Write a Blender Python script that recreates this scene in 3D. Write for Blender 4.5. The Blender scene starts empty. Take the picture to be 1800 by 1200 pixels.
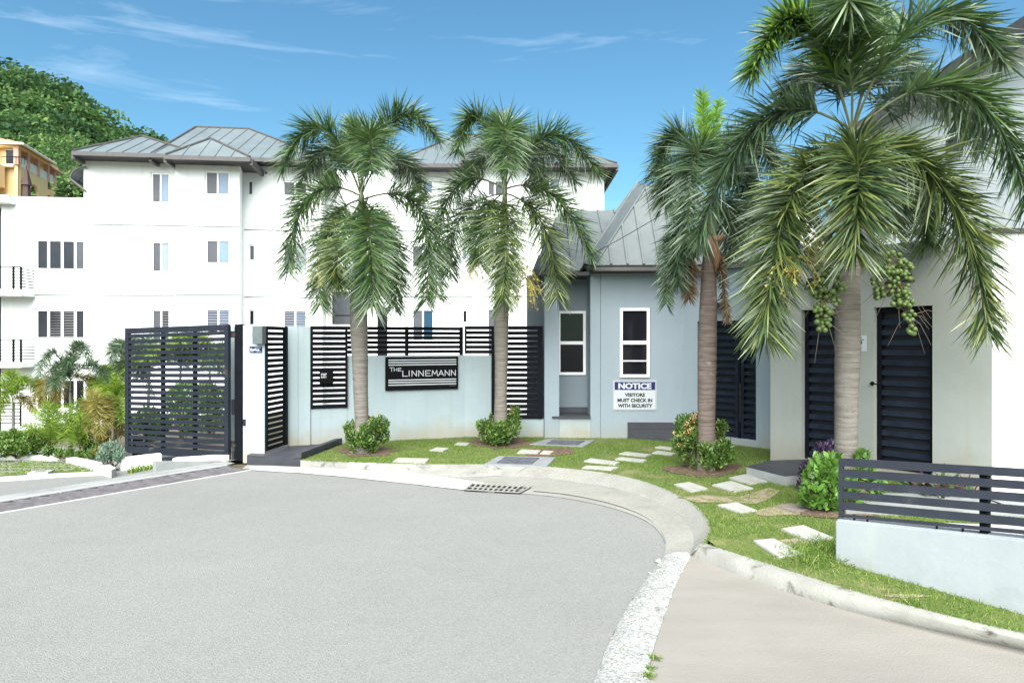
import bpy, bmesh, math, random
import numpy as np
from mathutils import Vector, Matrix
rnd = random.Random(7)
nr = np.random.default_rng(11)
R = math.radians
scn = bpy.context.scene
COL = scn.collection

# ---------------------------------------------------------------- camera, sky, sun, exposure
FPX, CX, CY, CZ = 1200.0, 900.0, 600.0, 1.7
cd = bpy.data.cameras.new('camera'); cam = bpy.data.objects.new('camera', cd); COL.objects.link(cam)
cd.sensor_width = 36; cd.lens = 24; cd.clip_end = 3000; cd.clip_start = 0.05
cam.location = (0, 0, CZ); cam.rotation_euler = (R(90), 0, 0)
scn.camera = cam
SUN_EL, SUN_AZ = R(44), R(186)          # azimuth clockwise from +Y: behind the camera, to the right
w = bpy.data.worlds.new('World'); scn.world = w; w.use_nodes = True
nt = w.node_tree; nt.nodes.clear()
N = nt.nodes.new; L = nt.links.new
sky = N('ShaderNodeTexSky'); sky.sky_type = 'NISHITA'; sky.sun_disc = False
sky.sun_elevation = SUN_EL; sky.sun_rotation = SUN_AZ; sky.air_density = 1.25; sky.dust_density = 0.25; sky.ozone_density = 1.6
tcw = N('ShaderNodeTexCoord')
mp = N('ShaderNodeMapping'); mp.inputs['Scale'].default_value = (1.6, 3.0, 13.0); mp.inputs['Rotation'].default_value = (0.05, R(-7), 0)
mp.inputs['Location'].default_value = (0.35, 0.2, 0.6)
nz = N('ShaderNodeTexNoise'); nz.inputs['Scale'].default_value = 1.5; nz.inputs['Detail'].default_value = 7; nz.inputs['Roughness'].default_value = 0.62
nz.inputs['Distortion'].default_value = 0.6
rp = N('ShaderNodeValToRGB'); rp.color_ramp.elements[0].position = 0.575; rp.color_ramp.elements[0].color = (0, 0, 0, 1)
rp.color_ramp.elements[1].position = 0.80; rp.color_ramp.elements[1].color = (0.38, 0.38, 0.38, 1)
tint = N('ShaderNodeMixRGB'); tint.blend_type = 'MULTIPLY'; tint.inputs[0].default_value = 1.0; tint.inputs[2].default_value = (0.42, 0.69, 0.765, 1)
mixc = N('ShaderNodeMixRGB'); mixc.inputs[2].default_value = (5.2, 6.3, 7.4, 1)
bg = N('ShaderNodeBackground'); bg.inputs['Strength'].default_value = 0.085
out = N('ShaderNodeOutputWorld')
L(tcw.outputs['Generated'], mp.inputs['Vector']); L(mp.outputs[0], nz.inputs['Vector']); L(nz.outputs['Fac'], rp.inputs[0])
L(sky.outputs[0], tint.inputs[1]); L(tint.outputs[0], mixc.inputs[1]); L(rp.outputs[0], mixc.inputs[0]); L(mixc.outputs[0], bg.inputs['Color']); L(bg.outputs[0], out.inputs[0])
sd = bpy.data.lights.new('sun', 'SUN'); sd.energy = 5.0; sd.angle = R(75); sd.color = (1.0, 0.97, 0.92)
sun = bpy.data.objects.new('sun', sd); COL.objects.link(sun); sun.location = (5, -8, 20)
sdir = Vector((math.sin(SUN_AZ) * math.cos(SUN_EL), math.cos(SUN_AZ) * math.cos(SUN_EL), math.sin(SUN_EL)))
sun.rotation_euler = sdir.to_track_quat('Z', 'Y').to_euler()
scn.view_settings.view_transform = 'Standard'; scn.view_settings.look = 'None'
scn.view_settings.exposure = 1.34; scn.view_settings.gamma = 1
scn.view_settings.use_curve_mapping = False
scn.render.engine = 'CYCLES'

# ---------------------------------------------------------------- geometry helpers
def G(px, py, z=0.0):
    t = FPX * (CZ - z) / (py - CY)
    return Vector(((px - CX) / FPX * t, t, z))
def AT(px, py, Y):
    return Vector(((px - CX) / FPX * Y, Y, CZ + (CY - py) / FPX * Y))
DR0 = Vector((-5.45, 7.26, 0)); DRN = Vector((-0.82, 0.57, 0))     # far edge of the driveway drain and its normal
SLP = 0.08
def sl(x, y): return (x - DR0.x) * DRN.x + (y - DR0.y) * DRN.y
def GI(px, py, dz=0.0):                                            # a point of the sloping ground behind the gate
    rx, rz = (px - CX) / FPX, (CY - py) / FPX
    a = rx * DRN.x + DRN.y; b = -DR0.x * DRN.x - DR0.y * DRN.y
    t = (CZ - dz + SLP * b) / (-rz - SLP * a)
    return Vector((rx * t, t, CZ + rz * t))
def zi(x, y): return -SLP * max(0, min(sl(x, y), 27))

def tag(o, label=None, cat=None, group=None, kind=None):
    if label: o['label'] = label
    if cat: o['category'] = cat
    if group: o['group'] = group
    if kind: o['kind'] = kind
    return o
def thing(name, label, cat, loc=(0, 0, 0), rz=0.0, group=None):
    o = bpy.data.objects.new(name, None); COL.objects.link(o); o.empty_display_size = 0.3
    o.location = loc; o.rotation_euler = (0, 0, rz)
    return tag(o, label, cat, group)
def link(name, me, mat=None, parent=None, smooth=False):
    if mat is not None and not me.materials:
        for m in (mat if isinstance(mat, (list, tuple)) else [mat]): me.materials.append(m)
    o = bpy.data.objects.new(name, me); COL.objects.link(o)
    if parent is not None: o.parent = parent
    if smooth: me.polygons.foreach_set('use_smooth', [True] * len(me.polygons))
    return o
class MB:
    def __init__(s): s.v = []; s.f = []; s.m = []
    def add(s, vs, fs, mi=0):
        n = len(s.v); s.v += [tuple(v) for v in vs]; s.f += [tuple(i + n for i in f) for f in fs]; s.m += [mi] * len(fs); return s
    def box(s, x0, x1, y0, y1, z0, z1, mi=0):
        return s.add([(x0, y0, z0), (x1, y0, z0), (x1, y1, z0), (x0, y1, z0), (x0, y0, z1), (x1, y0, z1), (x1, y1, z1), (x0, y1, z1)],
              [(0, 3, 2, 1), (4, 5, 6, 7), (0, 1, 5, 4), (1, 2, 6, 5), (2, 3, 7, 6), (3, 0, 4, 7)], mi)
    def prism(s, pts, vec, mi=0):           # polygon pts extruded along vec
        n = len(pts); vec = Vector(vec); a = [Vector(p) for p in pts]; b = [p + vec for p in a]
        return s.add(a + b, [tuple(range(n))[::-1], tuple(range(n, 2 * n))] + [(i, (i + 1) % n, n + (i + 1) % n, n + i) for i in range(n)], mi)
    def tube(s, path, rad, n=8, mi=0, cap=True):
        path = [Vector(p) for p in path]; rad = rad if isinstance(rad, (list, tuple)) else [rad] * len(path)
        base = len(s.v); vs = []; ref = None
        for i, p in enumerate(path):
            t = (path[min(i + 1, len(path) - 1)] - path[max(i - 1, 0)]).normalized()
            if ref is None: ref = t.orthogonal().normalized()
            a = (ref - t * ref.dot(t)).normalized(); b = t.cross(a); ref = a
            for k in range(n):
                an = 2 * math.pi * k / n; vs.append(p + (a * math.cos(an) + b * math.sin(an)) * rad[i])
        fs = [(i * n + k, i * n + (k + 1) % n, (i + 1) * n + (k + 1) % n, (i + 1) * n + k) for i in range(len(path) - 1) for k in range(n)]
        if cap: fs += [tuple(range(n))[::-1], tuple((len(path) - 1) * n + k for k in range(n))]
        return s.add(vs, fs, mi)
    def mesh(s, name='m'):
        me = bpy.data.meshes.new(name); me.from_pydata(s.v, [], s.f); me.validate()
        if any(s.m) and len(me.polygons) == len(s.m): me.polygons.foreach_set('material_index', s.m)
        bm = bmesh.new(); bm.from_mesh(me); bmesh.ops.recalc_face_normals(bm, faces=bm.faces); bm.to_mesh(me); bm.free()
        return me
    def build(s, name, mat, parent=None, smooth=False, bevel=0):
        me = s.mesh(name)
        if bevel:
            bm = bmesh.new(); bm.from_mesh(me)
            bmesh.ops.bevel(bm, geom=[e for e in bm.edges if e.is_manifold and e.calc_face_angle(0) > 0.5], offset=bevel, segments=2, affect='EDGES', clamp_overlap=True)
            bm.to_mesh(me); bm.free()
        return link(name, me, mat, parent, smooth)

class Fac:                                   # a vertical plane through two ground points; local axes x along, y into, z up
    def __init__(s, p0, p1, d=0.0):
        s.p0 = Vector((p0[0], p0[1])); u = Vector((p1[0], p1[1])) - s.p0; s.len = u.length; s.u = u.normalized()
        s.n = Vector((-s.u.y, s.u.x)); s.d = d
    @property
    def loc(s): return (s.p0.x, s.p0.y, 0)
    @property
    def rz(s): return math.atan2(s.u.y, s.u.x)
    def off(s, d):
        f = Fac(s.p0, s.p0 + s.u * s.len); f.d = d; return f
    def uz(s, px, py):
        rx = (px - CX) / FPX; q = s.p0 + s.n * s.d
        # q + u*U = t*(rx,1)
        det = s.u.x - rx * s.u.y
        U = (rx * q.y - q.x) / det
        t = q.y + s.u.y * U
        return U, CZ + (CY - py) / FPX * t
    def local(s, wpt):
        r = Vector((wpt[0], wpt[1])) - s.p0
        return Vector((r.dot(s.u), r.dot(s.n), wpt[2]))
    def world(s, lp):
        q = s.p0 + s.u * lp[0] + s.n * lp[1]; return Vector((q.x, q.y, lp[2]))
    def poly(s, mb, pts, d0, d1, mi=0):      # pixel outline on the plane, from depth d0 to d1 (relative to plane)
        q = [s.uz(*p) for p in pts]
        mb.prism([(a, s.d + d0, b) for a, b in q], (0, d1 - d0, 0), mi); return mb
    def rect(s, mb, x0, y0, x1, y1, d0, d1, mi=0):
        a, zt = s.uz(x0, y0); b, _ = s.uz(x1, y0); _, zb = s.uz(x0, y1)
        mb.box(min(a, b), max(a, b), s.d + min(d0, d1), s.d + max(d0, d1), min(zt, zb), max(zt, zb), mi); return mb
    def thing(s, name, label, cat, group=None): return thing(name, label, cat, s.loc, s.rz, group)

def wallgrid(u0, u1, z0, z1, holes, y, thick, mat, parent, name='wall'):
    us = sorted({u0, u1, *[h[0] for h in holes], *[h[1] for h in holes]}); zs = sorted({z0, z1, *[h[2] for h in holes], *[h[3] for h in holes]})
    us = [a for a in us if u0 <= a <= u1]; zs = [a for a in zs if z0 <= a <= z1]
    mb = MB()
    inh = lambda a, b: any(h[0] < a < h[1] and h[2] < b < h[3] for h in holes)
    for yy in (y, y + thick):
        for i in range(len(us) - 1):
            for k in range(len(zs) - 1):
                a, b, c, d = us[i], us[i + 1], zs[k], zs[k + 1]
                if inh((a + b) / 2, (c + d) / 2): continue
                mb.add([(a, yy, c), (b, yy, c), (b, yy, d), (a, yy, d)], [(0, 1, 2, 3)])
    t = y + thick
    for (a, b, c, d) in list(holes) + [(u0, u1, z0, z1)]:
        mb.add([(a, y, c), (b, y, c), (b, y, d), (a, y, d), (a, t, c), (b, t, c), (b, t, d), (a, t, d)], [(0, 1, 5, 4), (1, 2, 6, 5), (2, 3, 7, 6), (3, 0, 4, 7)])
    me = bpy.data.meshes.new(name); me.from_pydata(mb.v, [], mb.f); 
    bm = bmesh.new(); bm.from_mesh(me); bmesh.ops.remove_doubles(bm, verts=bm.verts, dist=1e-5); bmesh.ops.recalc_face_normals(bm, faces=bm.faces); bm.to_mesh(me); bm.free()
    return link(name, me, mat, parent)

def clip(poly, e, a, keep_above):
    out = []
    for i in range(len(poly)):
        p, q = poly[i], poly[(i + 1) % len(poly)]
        dp, dq = p.dot(e) - a, q.dot(e) - a
        if not keep_above: dp, dq = -dp, -dq
        if dp >= 0: out.append(p)
        if (dp > 0 > dq) or (dp < 0 < dq): out.append(p + (q - p) * (dp / (dp - dq)))
    return out
def roof_face(parent, poly, e, step, mat, thick=0.03, rib=0.03, name='roof_panel'):
    poly = [Vector(p) for p in poly]; e = Vector(e).normalized()
    n = (poly[1] - poly[0]).cross(poly[2] - poly[0]).normalized()
    if n.z < 0: n = -n
    lo = min(p.dot(e) for p in poly); hi = max(p.dot(e) for p in poly); a = lo
    while a < hi - 0.02:
        q = clip(clip(poly, e, a, True), e, min(a + step, hi), False)
        if len(q) >= 3:
            mb = MB(); mb.prism(q, -n * thick)
            on = [p for p in q if abs(p.dot(e) - a) < 1e-4]
            if len(on) >= 2 and a > lo + 0.01:
                p0 = min(on, key=lambda p: p.z); p1 = max(on, key=lambda p: p.z)
                if (p1 - p0).length > 0.05:
                    h = e * rib * 0.5
                    mb.prism([p0 - h + n * 0.002, p0 + h + n * 0.002, p1 + h + n * 0.002, p1 - h + n * 0.002], n * rib)
            mb.build(name, mat, parent)
        a += step

# ---------------------------------------------------------------- materials
MATS = {}
def new_mat(name):
    m = bpy.data.materials.new(name); m.use_nodes = True; m.node_tree.nodes.clear(); MATS[name] = m; return m, m.node_tree
def mat(name, c1, c2=None, scale=4.0, rough=0.7, bump=0.0, bscale=60.0, c3=None, s3=1.2, f3=(0.5, 0.7), stretch=(1, 1, 1), metal=0.0, spec=0.4, streak=None, base=None, world=False):
    m, t = new_mat(name); nd = t.nodes.new; lk = t.links.new
    o = nd('ShaderNodeOutputMaterial'); b = nd('ShaderNodeBsdfPrincipled'); lk(b.outputs[0], o.inputs[0])
    b.inputs['Roughness'].default_value = rough; b.inputs['Metallic'].default_value = metal
    b.inputs['Specular IOR Level'].default_value = spec
    tc = nd('ShaderNodeNewGeometry') if world else nd('ShaderNodeTexCoord'); vec = tc.outputs['Position'] if world else tc.outputs['Object']
    mpn = nd('ShaderNodeMapping'); mpn.inputs['Scale'].default_value = stretch; lk(vec, mpn.inputs[0])
    c2 = c2 or tuple(x * 0.85 for x in c1)
    n1 = nd('ShaderNodeTexNoise'); n1.inputs['Scale'].default_value = scale; n1.inputs['Detail'].default_value = 6; n1.inputs['Roughness'].default_value = 0.6; lk(mpn.outputs[0], n1.inputs['Vector'])
    r1 = nd('ShaderNodeValToRGB'); r1.color_ramp.elements[0].position = 0.32; r1.color_ramp.elements[1].position = 0.68
    r1.color_ramp.elements[0].color = (*c2, 1); r1.color_ramp.elements[1].color = (*c1, 1); lk(n1.outputs['Fac'], r1.inputs[0]); cur = r1.outputs[0]
    def over(cur, fac, col):
        mx = nd('ShaderNodeMixRGB'); lk(fac, mx.inputs[0]); lk(cur, mx.inputs[1]); mx.inputs[2].default_value = (*col, 1); return mx.outputs[0]
    if c3:
        n3 = nd('ShaderNodeTexNoise'); n3.inputs['Scale'].default_value = s3; n3.inputs['Detail'].default_value = 8; n3.inputs['Roughness'].default_value = 0.65; lk(vec, n3.inputs['Vector'])
        r3 = nd('ShaderNodeValToRGB'); r3.color_ramp.elements[0].position = f3[0]; r3.color_ramp.elements[1].position = f3[1]
        r3.color_ramp.elements[0].color = (0, 0, 0, 1); lk(n3.outputs['Fac'], r3.inputs[0]); cur = over(cur, r3.outputs[0], c3)
    if streak:                                # rain streaks: (colour, amount, x scale)
        ms = nd('ShaderNodeMapping'); ms.inputs['Scale'].default_value = (streak[2], streak[2], 0.35); lk(vec, ms.inputs[0])
        n4 = nd('ShaderNodeTexNoise'); n4.inputs['Scale'].default_value = 2.0; n4.inputs['Detail'].default_value = 5; lk(ms.outputs[0], n4.inputs['Vector'])
        r4 = nd('ShaderNodeMapRange'); r4.inputs[1].default_value = 0.5; r4.inputs[2].default_value = 0.8; r4.inputs[4].default_value = streak[1]; lk(n4.outputs['Fac'], r4.inputs[0])
        cur = over(cur, r4.outputs[0], streak[0])
    if base:                                  # splash-back dirt: (colour, z low, z high, amount)
        sp = nd('ShaderNodeSeparateXYZ'); lk(vec, sp.inputs[0])
        n5 = nd('ShaderNodeTexNoise'); n5.inputs['Scale'].default_value = 2.6; n5.inputs['Detail'].default_value = 7; lk(vec, n5.inputs['Vector'])
        ma = nd('ShaderNodeMath'); ma.operation = 'MULTIPLY_ADD'; ma.inputs[1].default_value = 0.75; lk(n5.outputs['Fac'], ma.inputs[0]); ma.inputs[2].default_value = -0.38
        ad = nd('ShaderNodeMath'); ad.operation = 'ADD'; lk(sp.outputs['Z'], ad.inputs[0]); lk(ma.outputs[0], ad.inputs[1])
        r5 = nd('ShaderNodeMapRange'); r5.inputs[1].default_value = base[1]; r5.inputs[2].default_value = base[2]; r5.inputs[3].default_value = base[3]; r5.inputs[4].default_value = 0.0
        lk(ad.outputs[0], r5.inputs[0]); cur = over(cur, r5.outputs[0], base[0])
    lk(cur, b.inputs['Base Color'])
    if bump:
        nb = nd('ShaderNodeTexNoise'); nb.inputs['Scale'].default_value = bscale; nb.inputs['Detail'].default_value = 5; lk(vec, nb.inputs['Vector'])
        bp = nd('ShaderNodeBump'); bp.inputs['Strength'].default_value = bump; bp.inputs['Distance'].default_value = 0.02; lk(nb.outputs['Fac'], bp.inputs['Height']); lk(bp.outputs[0], b.inputs['Normal'])
    return m
def speckle(m, scale, cols, amt=0.5):
    """fine aggregate grain on top of a material's colour"""
    t = m.node_tree; b = [n for n in t.nodes if n.type == 'BSDF_PRINCIPLED'][0]; src = b.inputs['Base Color'].links[0].from_socket
    tc = t.nodes.new('ShaderNodeTexCoord'); v = t.nodes.new('ShaderNodeTexVoronoi'); v.inputs['Scale'].default_value = scale; t.links.new(tc.outputs['Object'], v.inputs['Vector'])
    sp = t.nodes.new('ShaderNodeSeparateColor'); t.links.new(v.outputs['Color'], sp.inputs[0])
    r = t.nodes.new('ShaderNodeValToRGB'); r.color_ramp.elements[0].color = (*cols[0], 1); r.color_ramp.elements[1].color = (*cols[1], 1); t.links.new(sp.outputs[0], r.inputs[0])
    mx = t.nodes.new('ShaderNodeMixRGB'); mx.inputs[0].default_value = amt; t.links.new(src, mx.inputs[1]); t.links.new(r.outputs[0], mx.inputs[2]); t.links.new(mx.outputs[0], b.inputs['Base Color'])
    return m
def leafmat(name, cols, rough=0.45, trans=0.3, attr=None, glossy=0.35):
    m, t = new_mat(name); nd = t.nodes.new; lk = t.links.new
    o = nd('ShaderNodeOutputMaterial'); b = nd('ShaderNodeBsdfPrincipled'); b.inputs['Roughness'].default_value = rough; b.inputs['Specular IOR Level'].default_value = glossy
    g = nd('ShaderNodeNewGeometry'); r = nd('ShaderNodeValToRGB'); cr = r.color_ramp
    while len(cr.elements) < len(cols): cr.elements.new(0.5)
    for i, c in enumerate(cols): cr.elements[i].position = i / (len(cols) - 1); cr.elements[i].color = (*c, 1)
    if attr:
        at = nd('ShaderNodeAttribute'); at.attribute_name = attr
        mm = nd('ShaderNodeMath'); mm.operation = 'MULTIPLY_ADD'; mm.inputs[1].default_value = 0.3; lk(g.outputs['Random Per Island'], mm.inputs[0]); lk(at.outputs['Fac'], mm.inputs[2]); lk(mm.outputs[0], r.inputs[0])
    else: lk(g.outputs['Random Per Island'], r.inputs[0])
    lk(r.outputs[0], b.inputs['Base Color'])
    tr = nd('ShaderNodeBsdfTranslucent'); hs = nd('ShaderNodeHueSaturation'); hs.inputs['Value'].default_value = 1.5; hs.inputs['Hue'].default_value = 0.485; lk(r.outputs[0], hs.inputs['Color']); lk(hs.outputs[0], tr.inputs[0])
    mx = nd('ShaderNodeMixShader'); mx.inputs[0].default_value = trans; lk(b.outputs[0], mx.inputs[1]); lk(tr.outputs[0], mx.inputs[2]); lk(mx.outputs[0], o.inputs[0])
    return m

M_asph = speckle(mat('asphalt', (0.235, 0.232, 0.214), (0.205, 0.206, 0.19), scale=0.7, rough=0.9, bump=0.5, bscale=110, c3=(0.178, 0.176, 0.161), s3=0.34, f3=(0.5, 0.75)), 130, ((0.09, 0.093, 0.088), (0.35, 0.355, 0.335)), 0.24)
M_beige = mat('pale_concrete_road', (0.258, 0.24, 0.21), (0.215, 0.20, 0.173), scale=0.9, rough=0.9, bump=0.25, bscale=90, c3=(0.215, 0.20, 0.18), s3=0.7, f3=(0.52, 0.8), stretch=(1.0, 2.5, 1))
M_band = speckle(mat('exposed_aggregate', (0.38, 0.385, 0.37), (0.28, 0.28, 0.26), scale=9, rough=0.9, bump=0.5, bscale=60, c3=(0.20, 0.19, 0.16), s3=16, f3=(0.5, 0.68)), 120, ((0.05, 0.05, 0.04), (0.56, 0.57, 0.54)), 0.5)
M_kerb = mat('weathered_kerb_concrete', (0.29, 0.285, 0.255), (0.22, 0.215, 0.19), scale=5, rough=0.9, bump=0.25, bscale=45, c3=(0.075, 0.07, 0.055), s3=5.5, f3=(0.56, 0.68))
M_apron = speckle(mat('apron_concrete', (0.29, 0.285, 0.25), (0.23, 0.225, 0.195), scale=2.2, rough=0.9, bump=0.5, bscale=55, c3=(0.17, 0.16, 0.135), s3=1.6, f3=(0.52, 0.74)), 90, ((0.17, 0.165, 0.145), (0.36, 0.35, 0.31)), 0.3)
M_white_conc = mat('white_painted_concrete', (0.50, 0.50, 0.48), (0.40, 0.39, 0.36), scale=3, rough=0.85, bump=0.3, bscale=40, c3=(0.38, 0.36, 0.31), s3=2.2, f3=(0.56, 0.76))
M_strip = mat('grey_concrete_strip', (0.30, 0.31, 0.30), (0.23, 0.24, 0.23), scale=3, rough=0.9, bump=0.3, bscale=60, c3=(0.17, 0.165, 0.15), s3=2.0, f3=(0.54, 0.75))
M_stone = mat('stepping_stone_concrete', (0.42, 0.415, 0.37), (0.33, 0.325, 0.285), scale=8, rough=0.9, bump=0.5, bscale=60, c3=(0.17, 0.16, 0.12), s3=4, f3=(0.56, 0.72))
M_redstone = mat('reddish_stone', (0.24, 0.20, 0.17), (0.17, 0.14, 0.12), scale=14, rough=0.95, bump=0.4)
M_soil = mat('brown_mulch_soil', (0.16, 0.10, 0.065), (0.07, 0.042, 0.028), scale=26, rough=1.0, bump=1.0, bscale=70, c3=(0.24, 0.18, 0.11), s3=18, f3=(0.5, 0.7))
M_dirt = mat('dry_bare_earth', (0.34, 0.28, 0.19), (0.23, 0.18, 0.12), scale=12, rough=1.0, bump=0.6, bscale=60, c3=(0.14, 0.15, 0.05), s3=7, f3=(0.5, 0.62))
M_turf = mat('turf_ground', (0.115, 0.145, 0.03), (0.075, 0.11, 0.022), scale=5, rough=1.0, bump=0.6, bscale=60, c3=(0.26, 0.22, 0.11), s3=1.7, f3=(0.52, 0.72))
M_earth = mat('garden_earth', (0.12, 0.10, 0.06), (0.07, 0.06, 0.035), scale=3, rough=1.0, bump=0.5)
M_white = mat('white_render', (0.72, 0.73, 0.71), (0.69, 0.70, 0.68), scale=1.0, rough=0.75, bump=0.05, bscale=30, streak=((0.48, 0.48, 0.42), 0.35, 2.2))
M_ledge = mat('joint_shadow_line_grey', (0.22, 0.235, 0.22), rough=0.8)  # dark grey paints in the shadow line along the floor joints
M_whitetrim = mat('white_trim', (0.8, 0.8, 0.8), (0.76, 0.76, 0.76), rough=0.5)
M_wallblue = mat('pale_blue_grey_paint', (0.34, 0.405, 0.42), (0.315, 0.375, 0.39), scale=1.4, rough=0.8, bump=0.12, bscale=35, c3=(0.29, 0.35, 0.365), s3=0.9, f3=(0.5, 0.8), streak=((0.27, 0.32, 0.31), 0.45, 5.0), base=((0.30, 0.26, 0.18), 0.05, 0.42, 0.75))
M_pillar = mat('pale_pillar_paint', (0.31, 0.37, 0.385), (0.29, 0.345, 0.36), scale=1.4, rough=0.8, bump=0.1, streak=((0.38, 0.42, 0.40), 0.4, 5.0), base=((0.36, 0.31, 0.22), 0.02, 0.35, 0.7))
M_gate_wall = mat('grey_blue_gatehouse_paint', (0.25, 0.30, 0.33), (0.23, 0.28, 0.31), scale=1.6, rough=0.8, bump=0.1, bscale=35, streak=((0.20, 0.24, 0.26), 0.2, 4.0), base=((0.27, 0.25, 0.19), 0.05, 0.4, 0.6))
M_recess = mat('gatehouse_paint_shaded', (0.185, 0.225, 0.25), (0.17, 0.205, 0.23), scale=1.6, rough=0.8, bump=0.1)  # gatehouse paint with the shade of the recess put into its colour
M_stucco = mat('off_white_stucco', (0.29, 0.305, 0.28), (0.265, 0.28, 0.257), scale=2.0, rough=0.85, bump=0.05, bscale=30, c3=(0.25, 0.262, 0.225), s3=1.4, f3=(0.5, 0.78), streak=((0.26, 0.24, 0.17), 0.35, 5.0), base=((0.24, 0.2, 0.14), 0.05, 0.5, 0.6))
M_fwall = mat('pale_blue_cracked_render', (0.35, 0.375, 0.385), (0.31, 0.335, 0.345), scale=2.5, rough=0.85, bump=0.06, bscale=25, c3=(0.275, 0.30, 0.31), s3=3.0, f3=(0.55, 0.8), streak=((0.42, 0.45, 0.38), 0.35, 3.0), base=((0.25, 0.24, 0.18), -0.2, 0.18, 0.7))
def crackle(m, amt=0.5):
    t = m.node_tree; b = [n for n in t.nodes if n.type == 'BSDF_PRINCIPLED'][0]; src = b.inputs['Base Color'].links[0].from_socket
    tc = t.nodes.new('ShaderNodeTexCoord'); nz = t.nodes.new('ShaderNodeTexNoise'); nz.inputs['Scale'].default_value = 3.5; nz.inputs['Detail'].default_value = 4
    ad = t.nodes.new('ShaderNodeMixRGB'); ad.inputs[0].default_value = 0.22; t.links.new(tc.outputs['Object'], nz.inputs['Vector']); t.links.new(tc.outputs['Object'], ad.inputs[1]); t.links.new(nz.outputs['Color'], ad.inputs[2])
    v = t.nodes.new('ShaderNodeTexVoronoi'); v.feature = 'DISTANCE_TO_EDGE'; v.inputs['Scale'].default_value = 4.5; t.links.new(ad.outputs[0], v.inputs['Vector'])
    r = t.nodes.new('ShaderNodeMapRange'); r.inputs[1].default_value = 0.0; r.inputs[2].default_value = 0.012; r.inputs[3].default_value = amt; r.inputs[4].default_value = 0.0; t.links.new(v.outputs[0], r.inputs[0])
    mx = t.nodes.new('ShaderNodeMixRGB'); mx.inputs[2].default_value = (0.4, 0.42, 0.42, 1); t.links.new(r.outputs[0], mx.inputs[0]); t.links.new(src, mx.inputs[1]); t.links.new(mx.outputs[0], b.inputs['Base Color'])
crackle(M_fwall, 0.35)
M_black = mat('black_gate_paint', (0.006, 0.007, 0.010), (0.004, 0.005, 0.007), scale=6, rough=0.6, bump=0.05, bscale=120, spec=0.08)
M_gatepaint = mat('charcoal_gate_paint', (0.019, 0.023, 0.032), (0.013, 0.016, 0.023), spec=0.12, scale=3, rough=0.6, bump=0.06, bscale=100, c3=(0.11, 0.085, 0.065), s3=2.8, f3=(0.62, 0.78))
M_fence = mat('dark_grey_fence_paint', (0.036, 0.041, 0.054), (0.026, 0.030, 0.040), spec=0.2, scale=5, rough=0.55, bump=0.08, bscale=90, c3=(0.085, 0.085, 0.09), s3=4, f3=(0.6, 0.8))
M_slatblue = mat('dark_navy_door_paint', (0.014, 0.020, 0.032), (0.007, 0.010, 0.018), scale=8, rough=0.6, spec=0.1)
M_doorback = mat('door_back_panel', (0.006, 0.007, 0.009), rough=0.6)
M_iron = mat('rusty_iron', (0.045, 0.035, 0.03), (0.02, 0.017, 0.015), scale=12, rough=0.8, bump=0.4, c3=(0.22, 0.09, 0.03), s3=7, f3=(0.55, 0.75))
M_grate = mat('worn_grate_steel', (0.16, 0.15, 0.155), (0.08, 0.072, 0.078), scale=7, rough=0.7, metal=0.0, c3=(0.13, 0.12, 0.11), s3=5, f3=(0.55, 0.7))
M_pit = mat('drain_pit', (0.012, 0.011, 0.011), rough=1.0)
M_tile = mat('charcoal_floor_tile', (0.055, 0.057, 0.065), (0.04, 0.042, 0.05), spec=0.25, scale=4, rough=0.5, bump=0.03)
M_grout = mat('tile_grout', (0.30, 0.30, 0.29), rough=0.9)
M_cover = mat('cast_iron_cover', (0.105, 0.11, 0.125), (0.065, 0.068, 0.078), scale=9, rough=0.7, bump=0.8, bscale=50)
M_coverconc = mat('cover_concrete_surround', (0.25, 0.265, 0.27), (0.18, 0.19, 0.195), scale=4, rough=0.9, bump=0.3)
M_roof = mat('grey_standing_seam_metal', (0.20, 0.235, 0.235), (0.16, 0.187, 0.188), scale=0.8, rough=0.42, metal=0.25, spec=0.5)
M_roofg = mat('pale_grey_seam_metal', (0.14, 0.158, 0.156), (0.118, 0.134, 0.133), scale=2.0, rough=0.6, metal=0.1, c3=(0.085, 0.098, 0.097), s3=1.1, f3=(0.5, 0.8), stretch=(3, 3, 0.6))
M_fascia = mat('dark_brown_fascia', (0.085, 0.08, 0.078), (0.065, 0.06, 0.058), rough=0.55)
M_soffit = mat('dark_soffit', (0.05, 0.05, 0.052), rough=0.8)
def glass(name, c, rough=0.06, spec=0.22, c2=None):
    return mat(name, c, c2 or tuple(x * 0.8 for x in c), scale=1.3, rough=rough, spec=spec)
M_gdark = glass('dark_window_glass', (0.030, 0.032, 0.040), 0.15); M_gblk = glass('black_window_glass', (0.012, 0.012, 0.016), 0.05, spec=0.25)
M_gblue = glass('glass_painted_blue_reflection', (0.17, 0.24, 0.33), 0.1, c2=(0.12, 0.18, 0.27)); M_gpale = glass('pale_blind_glass', (0.25, 0.30, 0.31), 0.2); M_ggrey = glass('grey_screened_glass', (0.075, 0.08, 0.09), 0.3)  # the blue panes carry a bluish reflection in their base colour
M_louvre = mat('blue_grey_louvre', (0.07, 0.085, 0.12), (0.055, 0.065, 0.095), rough=0.3); M_louvdk = mat('dark_louvre', (0.015, 0.015, 0.02), rough=0.3)
M_signwhite = mat('sign_white', (0.46, 0.48, 0.49), (0.44, 0.46, 0.47), rough=0.4); M_signblack = mat('sign_black', (0.006, 0.006, 0.007), (0.004, 0.004, 0.005), rough=0.6, spec=0.06)
M_navy = mat('sign_navy', (0.007, 0.011, 0.095), (0.006, 0.009, 0.08), rough=0.4); M_ink = mat('sign_ink', (0.01, 0.01, 0.012), rough=0.6)
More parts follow.
